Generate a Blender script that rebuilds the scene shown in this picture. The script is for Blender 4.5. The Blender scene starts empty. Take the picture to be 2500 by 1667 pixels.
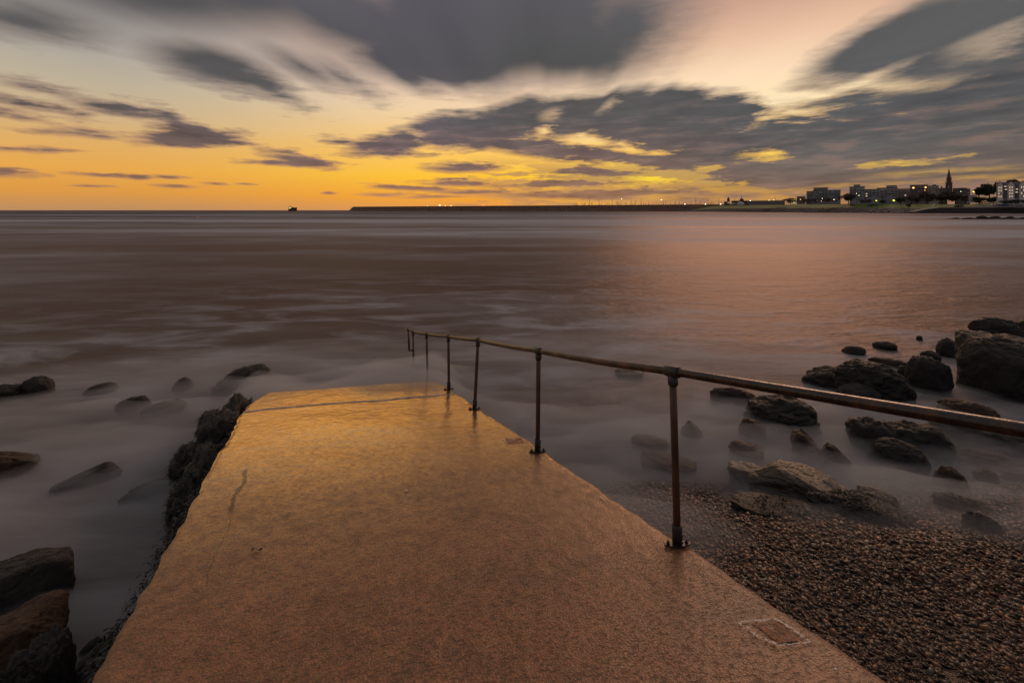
import bpy, bmesh, math, random
import numpy as np
from mathutils import Vector, Matrix
R = math.radians
random.seed(7)
rng = np.random.default_rng(11)
sc = bpy.context.scene
COL = sc.collection
F = 1045.3; HZ = 483.0; CZ = 3.3           # focal length in reading units, horizon row, camera height

def at(px, py, d):                          # reading position -> world point at depth d
    return ((px-1176)/F*d, d, CZ-(py-HZ)/F*d)
def xof(px, d): return (px-1176)/F*d
def zof(py, d): return CZ-(py-HZ)/F*d
def s2l(c):
    return tuple(((v/255)/12.92 if v/255 <= .04045 else ((v/255+.055)/1.055)**2.4) for v in c)

# ------------------------------------------------------------------ helpers
def tag(o, label=None, cat=None, group=None, kind=None):
    if label: o['label'] = label
    if cat: o['category'] = cat
    if group: o['group'] = group
    if kind: o['kind'] = kind
    return o
def empty(name, loc, label, cat, group=None):
    o = bpy.data.objects.new(name, None); COL.objects.link(o); o.location = loc
    o.empty_display_size = .2
    return tag(o, label, cat, group)
def link(name, me, mat, parent=None, smooth=False):
    o = bpy.data.objects.new(name, me); COL.objects.link(o)
    if mat: me.materials.append(mat)
    if parent is not None:
        o.parent = parent
    if smooth: me.polygons.foreach_set('use_smooth', [True]*len(me.polygons))
    return o
class MB:
    def __init__(s, off=(0,0,0)): s.v=[]; s.f=[]; s.off=Vector(off)
    def add(s, vs, fs):
        b=len(s.v); s.v += [Vector(v)-s.off for v in vs]; s.f += [tuple(b+i for i in f) for f in fs]
    def box(s, x0,x1,y0,y1,z0,z1):
        s.add([(x0,y0,z0),(x1,y0,z0),(x1,y1,z0),(x0,y1,z0),(x0,y0,z1),(x1,y0,z1),(x1,y1,z1),(x0,y1,z1)],
              [(0,3,2,1),(4,5,6,7),(0,1,5,4),(1,2,6,5),(2,3,7,6),(3,0,4,7)])
    def tube(s, pts, r, n=12, r2=None, cap=True):
        pts=[Vector(p) for p in pts]; m=len(pts); vs=[]
        up=Vector((0,0,1))
        for i,p in enumerate(pts):
            t=(pts[min(i+1,m-1)]-pts[max(i-1,0)]).normalized()
            a=t.cross(up if abs(t.z)<.9 else Vector((1,0,0))).normalized(); b=a.cross(t)
            if abs(t.z)>=.9: a=Vector((1,0,0)); a=(a-t*a.dot(t)).normalized(); b=t.cross(a)
            rr = r if r2 is None else r+(r2-r)*i/(m-1)
            if isinstance(r,(list,tuple)): rr=r[i]
            for k in range(n):
                q=2*math.pi*k/n; vs.append(p+(a*math.cos(q)+b*math.sin(q))*rr)
        fs=[]
        for i in range(m-1):
            for k in range(n):
                fs.append((i*n+k,i*n+(k+1)%n,(i+1)*n+(k+1)%n,(i+1)*n+k))
        if cap: fs.append(tuple(range(n))[::-1]); fs.append(tuple((m-1)*n+k for k in range(n)))
        s.add(vs,fs)
    def cone(s, c, r, h, n=8, rot=0, r1=0):
        c=Vector(c)
        vs=[c+Vector((r*math.cos(rot+2*math.pi*k/n), r*math.sin(rot+2*math.pi*k/n),0)) for k in range(n)]
        if r1<=0:
            vs.append(c+Vector((0,0,h))); fs=[(k,(k+1)%n,n) for k in range(n)]
        else:
            vs+=[c+Vector((r1*math.cos(rot+2*math.pi*k/n), r1*math.sin(rot+2*math.pi*k/n),h)) for k in range(n)]
            fs=[(k,(k+1)%n,n+(k+1)%n,n+k) for k in range(n)]+[tuple(n+k for k in range(n))]
        fs.append(tuple(range(n))[::-1]); s.add(vs,fs)
    def build(s, name, mat, parent=None, smooth=False):
        me=bpy.data.meshes.new(name); me.from_pydata([tuple(v) for v in s.v],[],s.f); me.update()
        return link(name, me, mat, parent, smooth)

def np_mesh(name, V, Fc, attr=None):        # V (n,3), Fc (m,k) uniform faces
    me=bpy.data.meshes.new(name); m,k=Fc.shape
    me.vertices.add(len(V)); me.vertices.foreach_set('co', V.astype(np.float32).ravel())
    me.loops.add(m*k); me.loops.foreach_set('vertex_index', Fc.astype(np.int32).ravel())
    me.polygons.add(m); me.polygons.foreach_set('loop_start', np.arange(0,m*k,k,dtype=np.int32))
    if attr is not None:
        a=me.color_attributes.new('tint','FLOAT_COLOR','POINT'); a.data.foreach_set('color', attr.astype(np.float32).ravel())
    me.update(calc_edges=True); me.validate()
    return me

def hsh(i,j,k,seed):
    h=(i*374761393+j*668265263+k*2147483647+seed*974711)&0xffffffff
    h=((h^(h>>13))*1274126177)&0xffffffff
    h=(h^(h>>16))&0xffffffff
    return h/4294967295.0
def vn(P, seed=0):
    P=np.asarray(P,float); I=np.floor(P).astype(np.int64); f=P-I; f=f*f*(3-2*f)
    r=0
    for a in (0,1):
        for b in (0,1):
            for c in (0,1):
                w=(f[:,0] if a else 1-f[:,0])*(f[:,1] if b else 1-f[:,1])*(f[:,2] if c else 1-f[:,2])
                r=r+w*hsh(I[:,0]+a,I[:,1]+b,I[:,2]+c,seed)
    return r*2-1
def fbm(P, oct=4, seed=0, gain=.5):
    a=1; t=0; P=np.asarray(P,float)
    for o in range(oct):
        t=t+a*vn(P+o*17.3,seed+o); P=P*2.03; a*=gain
    return t

# ------------------------------------------------------------------ node helpers
class NT:
    def __init__(s, nt): s.nt=nt; s.n=nt.nodes; s.l=nt.links
    def new(s, t, **kw):
        n=s.n.new(t)
        for k,v in kw.items(): setattr(n,k,v)
        return n
    def put(s, sock, v):
        if v is None: return
        if isinstance(v, bpy.types.NodeSocket): s.l.new(v, sock)
        else:
            try: sock.default_value=v
            except Exception: sock.default_value=(*v,1)
    def m(s, op, a, b=None, c=None, clamp=False):
        n=s.new('ShaderNodeMath', operation=op, use_clamp=clamp)
        s.put(n.inputs[0],a); s.put(n.inputs[1],b); s.put(n.inputs[2],c); return n.outputs[0]
    def vm(s, op, a, b=None):
        n=s.new('ShaderNodeVectorMath', operation=op); s.put(n.inputs[0],a); s.put(n.inputs[1],b)
        return n.outputs['Value'] if op in('LENGTH','DOT_PRODUCT') else n.outputs[0]
    def sep(s, v): n=s.new('ShaderNodeSeparateXYZ'); s.put(n.inputs[0],v); return n.outputs
    def comb(s, x,y,z=0): n=s.new('ShaderNodeCombineXYZ'); s.put(n.inputs[0],x); s.put(n.inputs[1],y); s.put(n.inputs[2],z); return n.outputs[0]
    def ss(s, v, a, b, o0=0., o1=1.):
        n=s.new('ShaderNodeMapRange', interpolation_type='SMOOTHSTEP'); s.put(n.inputs[0],v)
        for i,q in enumerate((a,b,o0,o1)): s.put(n.inputs[i+1],q)
        return n.outputs[0]
    def noise(s, v, scale=5, detail=2, rough=.5, dist=0, out=0, dim='3D'):
        n=s.new('ShaderNodeTexNoise'); n.noise_dimensions=dim; s.put(n.inputs['Vector'],v)
        n.inputs['Scale'].default_value=scale; n.inputs['Detail'].default_value=detail
        n.inputs['Roughness'].default_value=rough; n.inputs['Distortion'].default_value=dist
        return n.outputs[out]
    def voro(s, v, scale=5, feature='F1', out=0, rnd=1):
        n=s.new('ShaderNodeTexVoronoi', feature=feature); s.put(n.inputs['Vector'],v)
        n.inputs['Scale'].default_value=scale; n.inputs['Randomness'].default_value=rnd
        return n.outputs[out]
    def ramp(s, v, stops, interp='LINEAR'):
        n=s.new('ShaderNodeValToRGB'); s.put(n.inputs[0],v); cr=n.color_ramp; cr.interpolation=interp
        cr.elements[0].position=stops[0][0]; cr.elements[0].color=(*stops[0][1],1)
        cr.elements[1].position=stops[-1][0]; cr.elements[1].color=(*stops[-1][1],1)
        for p,c in stops[1:-1]:
            e=cr.elements.new(p); e.color=(*c,1)
        return n.outputs[0]
    def mix(s, f, a, b, blend='MIX'):
        n=s.new('ShaderNodeMix', data_type='RGBA', blend_type=blend); s.put(n.inputs[0],f)
        s.put(n.inputs[6],a if isinstance(a,bpy.types.NodeSocket) else (*a,1)); s.put(n.inputs[7],b if isinstance(b,bpy.types.NodeSocket) else (*b,1))
        return n.outputs[2]
    def bump(s, h, strength=.5, dist=.01, normal=None):
        n=s.new('ShaderNodeBump'); s.put(n.inputs['Height'],h); n.inputs['Strength'].default_value=strength
        n.inputs['Distance'].default_value=dist
        if normal: s.l.new(normal,n.inputs['Normal'])
        return n.outputs[0]
    def mapv(s, v, scale=(1,1,1), rot=(0,0,0), loc=(0,0,0)):
        n=s.new('ShaderNodeMapping'); s.put(n.inputs[0],v); n.inputs['Scale'].default_value=scale
        n.inputs['Rotation'].default_value=rot; n.inputs['Location'].default_value=loc; return n.outputs[0]
def newmat(name):
    m=bpy.data.materials.new(name); m.use_nodes=True; t=NT(m.node_tree)
    for n in list(t.n):
        t.n.remove(n)
    out=t.new('ShaderNodeOutputMaterial'); b=t.new('ShaderNodeBsdfPrincipled'); t.l.new(b.outputs[0],out.inputs[0])
    return m,t,b,out
def pos(t): return t.new('ShaderNodeNewGeometry').outputs['Position']
def objco(t): return t.new('ShaderNodeTexCoord').outputs['Object']
def simple(name, c, rough=.8, metal=0, var=.25, scale=.5, emit=None, es=0):
    m,t,b,o=newmat(name)
    n=t.noise(pos(t),scale,4)
    col=t.mix(n,tuple(v*(1-var) for v in c),tuple(v*(1+var) for v in c))
    t.l.new(col,b.inputs['Base Color']); b.inputs['Roughness'].default_value=rough; b.inputs['Metallic'].default_value=metal
    if emit: b.inputs['Emission Color'].default_value=(*emit,1); b.inputs['Emission Strength'].default_value=es
    return m

# ------------------------------------------------------------------ world: dusk sky with drifting cloud
def build_world():
    w=bpy.data.worlds.new('World'); sc.world=w; w.use_nodes=True; t=NT(w.node_tree)
    for n in list(t.n): t.n.remove(n)
    out=t.new('ShaderNodeOutputWorld'); bg=t.new('ShaderNodeBackground'); t.l.new(bg.outputs[0],out.inputs[0])
    D=t.new('ShaderNodeTexCoord').outputs['Generated']; D=t.vm('NORMALIZE',D); x,y,z=t.sep(D)[:]
    az=t.m('ARCTAN2',x,y); el=t.m('ARCSINE',z)
    def AE(px,py):
        u=(px-1176)/F; v=(HZ-py)/F; return math.atan(u), math.atan(v/math.sqrt(1+u*u))
    # streak coordinates: a cloud deck seen in perspective, drifting along heading ~7 deg
    zc=t.m('MAXIMUM',z,.0); zz=t.m('ADD',zc,.035)
    deck=t.comb(t.m('DIVIDE',x,zz),t.m('DIVIDE',y,zz),0)
    h0=R(4)
    deckr=t.mapv(deck,rot=(0,0,h0))
    st=t.mapv(deckr,scale=(2.6,.24,1))
    n1=t.noise(st,1.0,2.2,.5)            # streak noise
    st2=t.mapv(deckr,scale=(.9,.25,1),loc=(3.1,7.7,0))
    n2=t.noise(st2,1.0,2,.5)
    ae=t.comb(az,el,0)
    lo=t.mapv(ae,scale=(9,60,1)); n3=t.noise(lo,1.0,4,.6)
    lo2=t.mapv(ae,scale=(22,90,1),loc=(5,2,0)); n4=t.noise(lo2,1.0,3,.6)
    hi=t.ss(el,.11,.32)                 # weight of the streak noise
    # warp of the layout coordinates
    c1=t.m('SUBTRACT',n1,.5); c2=t.m('SUBTRACT',n2,.5); c3=t.m('SUBTRACT',n3,.5); c4=t.m('SUBTRACT',n4,.5)
    wel=t.m('ADD',t.m('MULTIPLY',t.m('MULTIPLY',c1,hi),.085), t.m('MULTIPLY',t.m('MULTIPLY',c3,t.m('SUBTRACT',1.0,hi)),.022))
    waz=t.m('ADD',t.m('MULTIPLY',t.m('MULTIPLY',c2,hi),.13), t.m('MULTIPLY',c4,.05))
    lw_=t.ss(az,-.45,-.05,.55,1.0); waz=t.m('MULTIPLY',waz,lw_); wel=t.m('MULTIPLY',wel,lw_)
    P=t.comb(t.m('ADD',az,waz),t.m('ADD',el,wel),1.0)
    def ell(e):
        px,py,rx,ry,rot=e[:5]; w=e[5]*(1.55 if py<235 else 1.25 if py<345 else 1.1); q=R(-rot)
        c=AE(px,py); ex=(math.cos(q)*rx,-math.sin(q)*rx); ey=(math.sin(q)*ry,math.cos(q)*ry)
        a=AE(px+ex[0],py+ex[1]); a2=AE(px-ex[0],py-ex[1]); b=AE(px+ey[0],py+ey[1]); b2=AE(px-ey[0],py-ey[1])
        A=((a[0]-a2[0])/2,(a[1]-a2[1])/2); B=((b[0]-b2[0])/2,(b[1]-b2[1])/2)
        ra=math.hypot(*A); rb=math.hypot(*B); ang=math.atan2(A[1],A[0])
        ca,sa=math.cos(ang),math.sin(ang)
        a_=t.vm('DOT_PRODUCT',P,(ca/ra,sa/ra,-(c[0]*ca+c[1]*sa)/ra)); b_=t.vm('DOT_PRODUCT',P,(-sa/rb,ca/rb,(c[0]*sa-c[1]*ca)/rb))
        L=t.m('SQRT',t.m('MULTIPLY_ADD',a_,a_,t.m('MULTIPLY',b_,b_))); k=min(rx,ry)/w
        return t.m('MULTIPLY_ADD',L,k,-k)      # signed distance in units of softness
    def union(lst):
        r=None
        for e in lst:
            v=ell(e); r=v if r is None else t.m('SMOOTH_MIN',r,v,.6)
        return r
    dark=[(1130,45,350,160,0,36),(1010,130,200,72,0,15),(1290,105,210,82,4,24),(790,30,260,85,24,30),(1440,60,150,95,-30,50),
          (940,178,75,26,22,14),(560,-10,340,66,8,34),(380,-6,330,58,8,34),(60,42,190,44,10,26),
          (500,152,150,46,15,18),(600,185,105,26,28,15),(700,155,85,20,24,18),(785,170,65,16,28,18),
          (310,258,125,16,10,8),(440,318,140,21,1,7),(430,290,95,18,22,8),(215,308,105,10,5,7),(60,237,115,9,12,8),
          (120,205,70,6,12,12),(20,262,60,6,8,12),(60,343,55,4,3,5),(5,398,75,9,4,5),
          (690,366,85,14,11,6),(665,375,95,7,2,4),(235,402,62,4.5,3,3),(318,407,30,5.5,3,3),(392,407,32,4,2,3),(212,428,36,3,1,2.5),
          (405,428,42,4,3,3),(568,422,22,2.5,1,2),(500,423,22,2,2,2),(757,444,15,3,0,2),(775,325,30,6,3,5),
          (905,330,105,26,-8,8),(880,351,85,9,2,5),(1100,296,165,46,-4,9),(1260,272,180,50,0,10),(1230,338,130,26,8,8),
          (1530,282,215,80,4,12),(1400,252,120,40,0,10),(1660,260,95,48,0,12),
          (1900,322,340,66,0,16),(2260,270,280,150,0,22),(2250,418,330,26,0,12),(1900,418,250,16,1,9),(2240,110,260,110,0,26),(2050,92,250,58,-24,16),(2180,125,190,66,-20,18),(2100,214,170,24,-12,9),(2230,150,180,34,-14,16),(2270,128,200,56,-22,16),(2330,30,260,90,0,30),(2300,190,215,120,0,22),(2200,210,160,60,-12,18),
          (1965,226,130,20,-8,9),(2010,262,170,42,0,14),(1600,352,260,28,0,8),(1900,390,330,30,2,10),(2230,390,270,40,0,14),
          (1065,385,78,12,0,5),(1060,420,95,8,1,4),(955,432,95,6,2,3),(1100,441,115,6,1,3),(1250,424,110,7,-2,4),(1350,392,95,10,0,5),
          (1240,449,120,8,0,6),(1400,440,90,5,0,4),(1000,452,60,3,0,3),(880,446,40,3,0,3)]
    midw=t.m('MULTIPLY',t.ss(el,.02,.06),t.ss(el,.30,.14))
    brk=t.m('MULTIPLY',t.m('ADD',t.m('MULTIPLY',c3,4.2),t.m('MULTIPLY',c4,2.6)),midw)
    lowr=t.m('MULTIPLY',t.ss(az,.02,.22),t.ss(el,.16,.09)); S=t.m('ADD',t.m('SUBTRACT',union(dark),t.m('MULTIPLY',lowr,1.5)),brk)
    A=t.ss(S,1.0,-1.0)
    holes=[(1345,322,72,8,6,7),(1245,300,16,10,0,7),(1450,345,60,5,3,5),(1180,365,60,5,4,5),(1000,372,40,4,0,5),(1300,405,50,4,0,4),(1412,381,52,8,5,5),(1325,377,38,4,0,4),(1500,412,78,11,-3,6),
           (1556,409,55,9,0,5),(1610,418,50,5,0,5),(1748,357,42,8,-2,8),(1628,387,25,5,0,5),(2068,373,62,5,-5,6),(1240,392,40,4,0,4),
           (1160,400,80,4,2,4),(1420,432,60,4,0,4)]
    H=t.ss(t.m('ADD',union(holes),t.m('ADD',t.m('MULTIPLY_ADD',c4,5.0,.45),t.m('MULTIPLY',c3,-2.0))),1.3,-1.0)
    faint=[(1260,262,24,12,-20,8),(1388,246,18,9,-30,8),(2275,95,82,24,-18,16),(2115,192,70,11,-10,10),(1990,182,80,9,-22,9),(2200,414,130,3.5,-3,5),
           (1990,428,100,4,-2,5),(1800,437,110,3,0,4),(2330,420,60,4,-8,5),(1700,432,60,3,0,4),(1080,262,22,8,-10,8),(2150,396,90,4,-4,7)]
    Hf=t.m('MULTIPLY',t.ss(t.m('ADD',union(faint),t.m('MULTIPLY',c4,2.0)),1.0,-1.4),.34)
    # low ragged strips towards the horizon on the right half
    band=t.m('MULTIPLY',t.ss(el,.0,.012),t.ss(el,.125,.075)); azw=t.ss(az,-.30,.08)
    thr=t.m('MULTIPLY',azw,.17)
    strips=t.m('MULTIPLY',t.m('MULTIPLY',t.ss(t.m('ADD',n3,thr),.60,.70),band),t.m('MULTIPLY',azw,.75))
    veil=t.m('MULTIPLY',t.m('MULTIPLY',t.ss(el,.10,.04),t.ss(az,.10,.36)),t.m('MULTIPLY_ADD',n3,1.5,.12),clamp=True)
    A=t.m('MULTIPLY',A,t.m('SUBTRACT',1.0,t.m('MULTIPLY',H,.96))); A=t.m('MULTIPLY',A,t.m('SUBTRACT',1.0,Hf))
    A=t.m('MAXIMUM',A,strips); A=t.m('MAXIMUM',A,t.m('MULTIPLY',veil,t.m('SUBTRACT',1.0,t.m('MULTIPLY',H,.9))))
    # clear sky colour
    e01=t.m('DIVIDE',t.m('MAXIMUM',el,0.0),.5)        # 0..0.5 rad
    def E(py,px): return AE(px,py)[1]/.5
    left=t.ramp(e01,[(0,s2l((186,140,96))),(E(440,300),s2l((222,154,70))),(E(390,300),s2l((232,168,78))),(E(330,300),s2l((224,174,104))),(E(270,300),s2l((206,178,136))),
                     (E(200,300),s2l((190,176,152))),(E(120,300),s2l((172,166,158))),(E(20,300),s2l((150,150,150))),(1,s2l((140,140,144)))])
    mid=t.ramp(e01,[(0,s2l((222,150,84))),(E(455,1000),s2l((246,164,52))),(E(405,1000),s2l((255,196,56))),(E(340,1000),s2l((253,200,104))),
                    (E(250,1000),s2l((244,212,170))),(E(180,1000),s2l((238,206,182))),(E(80,1000),s2l((216,176,152))),(1,s2l((170,150,140)))])
    right=t.ramp(e01,[(0,s2l((214,150,88))),(E(440,1700),s2l((246,186,60))),(E(400,1700),s2l((255,222,62))),(E(340,1700),s2l((255,208,104))),
                    (E(250,1700),s2l((255,232,186))),(E(170,1700),s2l((254,222,186))),(E(80,1700),s2l((232,190,160))),(E(0,1700),s2l((206,164,142))),(1,s2l((170,150,140)))])
    base=t.mix(t.ss(az,AE(150,400)[0],AE(1050,400)[0]),left,mid)
    base=t.mix(t.ss(az,AE(1100,400)[0],AE(1500,400)[0]),base,right)
    streak=t.m('MULTIPLY_ADD',c1,.22,1.0)
    base=t.mix(t.m('MULTIPLY',hi,1.0),base,t.vm('MULTIPLY',base,t.comb(streak,streak,streak)))
    # cloud colour
    cl=t.ramp(e01,[(0,s2l((176,126,92))),(E(445,1300),s2l((158,116,88))),(E(400,1300),s2l((132,104,92))),(E(340,1300),s2l((112,96,92))),
                   (E(280,1300),s2l((96,92,92))),(E(150,1300),s2l((84,83,83))),(E(0,1300),s2l((92,90,94))),(1,s2l((96,94,98)))])
    clr=t.ramp(e01,[(0,s2l((150,112,84))),(E(445,2000),s2l((136,106,88))),(E(400,2000),s2l((116,100,92))),(E(340,2000),s2l((98,94,92))),
                   (E(250,2000),s2l((88,88,90))),(E(0,2000),s2l((94,94,94))),(1,s2l((96,94,98)))])
    cl=t.mix(t.ss(az,AE(1300,400)[0],AE(1900,400)[0]),cl,clr)
    tone=t.m('ADD',t.m('ADD',t.m('MULTIPLY',c2,.7),t.m('MULTIPLY',t.m('MULTIPLY_ADD',c3,1.0,t.m('MULTIPLY',c4,.2)),t.ss(el,.30,.14))),t.m('MULTIPLY_ADD',c1,.40,1.0))
    cl=t.vm('MULTIPLY',cl,t.comb(tone,tone,tone))
    wm=t.m('MULTIPLY',t.m('MULTIPLY',t.ss(t.m('ADD',n3,t.m('MULTIPLY',c4,.3)),.48,.70),t.ss(el,.26,.12)),.42); cl=t.mix(wm,cl,s2l((150,118,102)))
    blue=t.mix(t.m('MULTIPLY',t.ss(az,-.55,-.25),t.ss(az,.05,-.15)),(1,1,1),(1.0,.98,1.07)); cl=t.vm('MULTIPLY',cl,blue)
    col=t.mix(A,base,cl)
    # thin edges glow rosy
    edge=t.m('MULTIPLY',t.m('MULTIPLY',A,t.m('SUBTRACT',1.0,A)),1.6)
    warmz=t.m('MULTIPLY',t.ss(az,-.15,.1),t.ss(el,.28,.12))
    ecol=t.mix(warmz,t.mix(t.ss(el,.05,.25),s2l((206,146,96)),s2l((172,150,140))),s2l((244,178,86)))
    col=t.mix(t.m('MULTIPLY',edge,t.ss(el,.32,.16,.42,.75)),col,ecol)
    # overhead and behind: grey cloud tone, brightened out of frame to light the foreground
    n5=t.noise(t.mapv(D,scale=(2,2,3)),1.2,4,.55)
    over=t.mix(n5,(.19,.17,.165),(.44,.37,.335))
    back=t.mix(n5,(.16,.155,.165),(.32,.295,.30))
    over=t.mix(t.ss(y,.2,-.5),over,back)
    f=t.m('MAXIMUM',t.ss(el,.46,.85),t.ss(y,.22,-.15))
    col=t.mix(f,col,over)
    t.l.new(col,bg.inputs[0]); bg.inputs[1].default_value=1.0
    w.cycles.sampling_method='MANUAL'; w.cycles.sample_map_resolution=1024
build_world()

# sun: broad warm source behind the bright cloud opening, raised for the sea glow
sd=bpy.data.lights.new('sun','SUN'); sd.energy=.95; sd.angle=R(28); sd.color=(1,.57,.35)
so=bpy.data.objects.new('sun',sd); COL.objects.link(so); so.rotation_euler=(R(90-9),0,R(-18-0)+R(180)+R(0))
# a sun lamp shines along its local -Z; aim it from right of the view axis, well above the horizon
dv=Vector((-math.sin(R(28))*math.cos(R(21)),-math.cos(R(28))*math.cos(R(21)),-math.sin(R(21))))
so.rotation_euler=dv.to_track_quat('-Z','Y').to_euler()

# ------------------------------------------------------------------ camera
cam=bpy.data.cameras.new('camera'); co=bpy.data.objects.new('camera',cam); COL.objects.link(co)
co.location=(0,0,CZ); co.rotation_euler=(R(90),0,0); cam.lens=16; cam.sensor_width=36
cam.shift_y=-(784-HZ)/2352; cam.clip_start=.05; cam.clip_end=60000; sc.camera=co

# ------------------------------------------------------------------ materials
def m_concrete():
    m,t,b,o=newmat('wet_concrete'); p=pos(t)
    ca,sa=.9136,.4066
    s_=t.vm('DOT_PRODUCT',p,(-.4066,.9136,0)); t_=t.vm('DOT_PRODUCT',p,(.9136,.4066,0))
    q=t.comb(s_,t_,0)
    fine=t.voro(q,95,'F1'); fine2=t.noise(q,160,3,.6); mid=t.noise(q,9,5,.6); big=t.noise(q,1.3,4,.55)
    scr=t.noise(t.mapv(q,scale=(64,24,1)),1.0,4,.65)       # brushed marks across the ramp
    c=t.mix(t.ss(big,.3,.7),(.145,.051,.021),(.225,.083,.034))
    c=t.mix(t.ss(mid,.35,.7),c,(.29,.118,.047))
    st_=t.noise(t.mapv(q,scale=(1.6,.5,1),rot=(0,0,.2)),1.0,5,.6); c=t.mix(t.ss(st_,.52,.72,0,.55),c,(.075,.036,.022))
    c=t.mix(t.m('MULTIPLY',t.ss(scr,.56,.70),.65),c,(.10,.062,.052))
    c=t.mix(t.m('MULTIPLY',t.ss(t.noise(t.mapv(q,scale=(105,48,1)),1.0,3,.6),.58,.64),.85),c,(.05,.036,.034))
    c=t.mix(t.ss(t.voro(q,60,'F1',1),.0,.5,0,.25),c,t.vm('MULTIPLY',c,t.voro(q,60,'F1',1)))
    # longitudinal crack and cross joints
    wv=t.m('MULTIPLY',t.m('SUBTRACT',t.noise(q,2.2,5,.65),.5),.16)
    d1=t.m('ABSOLUTE',t.m('SUBTRACT',t.m('ADD',s_,wv),6.80)); j1=t.ss(t.m('SUBTRACT',d1,t.m('MULTIPLY',t.noise(q,14,2),.05)),.03,.0)
    d2=t.m('ABSOLUTE',t.m('SUBTRACT',t.m('ADD',t_,t.m('MULTIPLY',wv,.9)),-.50))
    seg=t.m('MULTIPLY',t.ss(s_,3.6,3.75),t.ss(s_,4.65,4.5)); j2=t.m('MULTIPLY',t.ss(t.m('SUBTRACT',d2,t.m('MULTIPLY',t.noise(q,20,2),.02)),.009,.0),seg)
    seg2=t.m('MULTIPLY',t.ss(s_,2.7,2.9),t.ss(s_,3.7,3.5)); j3=t.m('MULTIPLY',t.m('MULTIPLY',t.ss(d2,.008,.0),seg2),.5)
    d4=t.m('ABSOLUTE',t.m('SUBTRACT',t.m('ADD',s_,t.m('MULTIPLY',wv,1.5)),7.75)); j4=t.m('MULTIPLY',t.ss(d4,.02,0.0),t.ss(t_,1.0,.2))
    j=t.m('MAXIMUM',t.m('MAXIMUM',j1,j2),t.m('MAXIMUM',j3,j4))
    c=t.mix(t.m('MULTIPLY',j,.95),c,(.035,.03,.03))
    pits=t.ss(t.noise(t.mapv(q,scale=(1.5,1,1)),34,3,.6),.645,.70); c=t.mix(t.m('MULTIPLY',pits,.8),c,(.03,.022,.02)); c=t.mix(t.m('MULTIPLY',t.ss(t.noise(q,75,2,.5),.66,.72),.6),c,(.42,.26,.16))
    t.l.new(c,b.inputs['Base Color'])
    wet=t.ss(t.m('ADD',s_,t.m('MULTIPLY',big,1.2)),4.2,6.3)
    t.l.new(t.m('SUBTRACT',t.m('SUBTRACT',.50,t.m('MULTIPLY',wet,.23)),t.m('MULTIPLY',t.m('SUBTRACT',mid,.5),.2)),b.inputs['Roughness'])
    b.inputs['IOR'].default_value=1.45; b.inputs['Specular IOR Level'].default_value=.8
    t.l.new(t.m('MULTIPLY_ADD',wet,.9,.1),b.inputs['Coat Weight']); b.inputs['Coat Roughness'].default_value=.14; b.inputs['Coat IOR'].default_value=1.5
    h=t.m('ADD',t.m('MULTIPLY',fine,.55),t.m('MULTIPLY',fine2,.5)); h=t.m('SUBTRACT',h,t.m('MULTIPLY',t.ss(scr,.5,.72),.9))
    h=t.m('ADD',h,t.m('MULTIPLY',mid,.8)); h=t.m('SUBTRACT',h,t.m('MULTIPLY',j,2.2)); h=t.m('SUBTRACT',h,pits)
    hs=t.m('MULTIPLY',h,t.m('SUBTRACT',1.0,t.m('MULTIPLY',wet,.62)))
    t.l.new(t.bump(hs,.85,.014),b.inputs['Normal']); cn=t.bump(hs,.22,.007); t.l.new(cn,b.inputs['Coat Normal'])
    gl=t.new('ShaderNodeBsdfGlossy'); gl.inputs['Color'].default_value=(1,.76,.48,1); gl.inputs['Roughness'].default_value=.17; t.l.new(cn,gl.inputs['Normal'])  # wet film; its amber tint and strength exaggerate the reflected sky glow
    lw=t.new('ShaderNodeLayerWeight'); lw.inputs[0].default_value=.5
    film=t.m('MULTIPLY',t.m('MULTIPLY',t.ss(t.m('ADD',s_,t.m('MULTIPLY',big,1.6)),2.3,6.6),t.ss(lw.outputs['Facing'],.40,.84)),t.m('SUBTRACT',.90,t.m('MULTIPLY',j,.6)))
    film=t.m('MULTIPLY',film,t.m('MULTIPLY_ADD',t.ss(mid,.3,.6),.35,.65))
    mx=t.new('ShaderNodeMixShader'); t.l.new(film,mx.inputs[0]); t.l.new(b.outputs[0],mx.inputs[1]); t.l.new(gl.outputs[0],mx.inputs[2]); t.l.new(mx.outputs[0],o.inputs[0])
    return m
def m_rock(name, c1, c2, c3, scale=1, rough=.55, spec=.28):
    m,t,b,o=newmat(name); p=pos(t)
    a=t.noise(p,2.5*scale,6,.6); v=t.noise(p,26*scale,4,.65); f=t.noise(p,120*scale,3,.6)
    c=t.mix(t.ss(a,.35,.65),c1,c2); c=t.mix(t.m('MULTIPLY',t.ss(v,.52,.68),.7),c,c3)
    c=t.mix(t.ss(f,.58,.75,0,.6),c,tuple(q*2.4 for q in c2)); c=t.mix(t.ss(f,.45,.3,0,.6),c,tuple(q*.35 for q in c1))
    t.l.new(c,b.inputs['Base Color']); t.l.new(t.m('MULTIPLY_ADD',v,.5,rough-.2),b.inputs['Roughness'])
    b.inputs['Specular IOR Level'].default_value=spec
    cr=t.voro(t.vm('ADD',p,t.vm('MULTIPLY',t.noise(p,3,3,.5,0,1),(.3,.3,.3))),2.2*scale,'DISTANCE_TO_EDGE')
    h=t.m('ADD',t.m('MULTIPLY',v,1.0),t.m('MULTIPLY',f,.4)); h=t.m('ADD',h,t.m('MULTIPLY',t.ss(cr,0,.02),.22))
    t.l.new(t.bump(h,.9,.02),b.inputs['Normal'])
    return m
M={}
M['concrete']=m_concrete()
M['rock']=m_rock('dark_wet_boulder',(.009,.0085,.0085),(.020,.018,.017),(.013,.014,.011))
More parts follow.
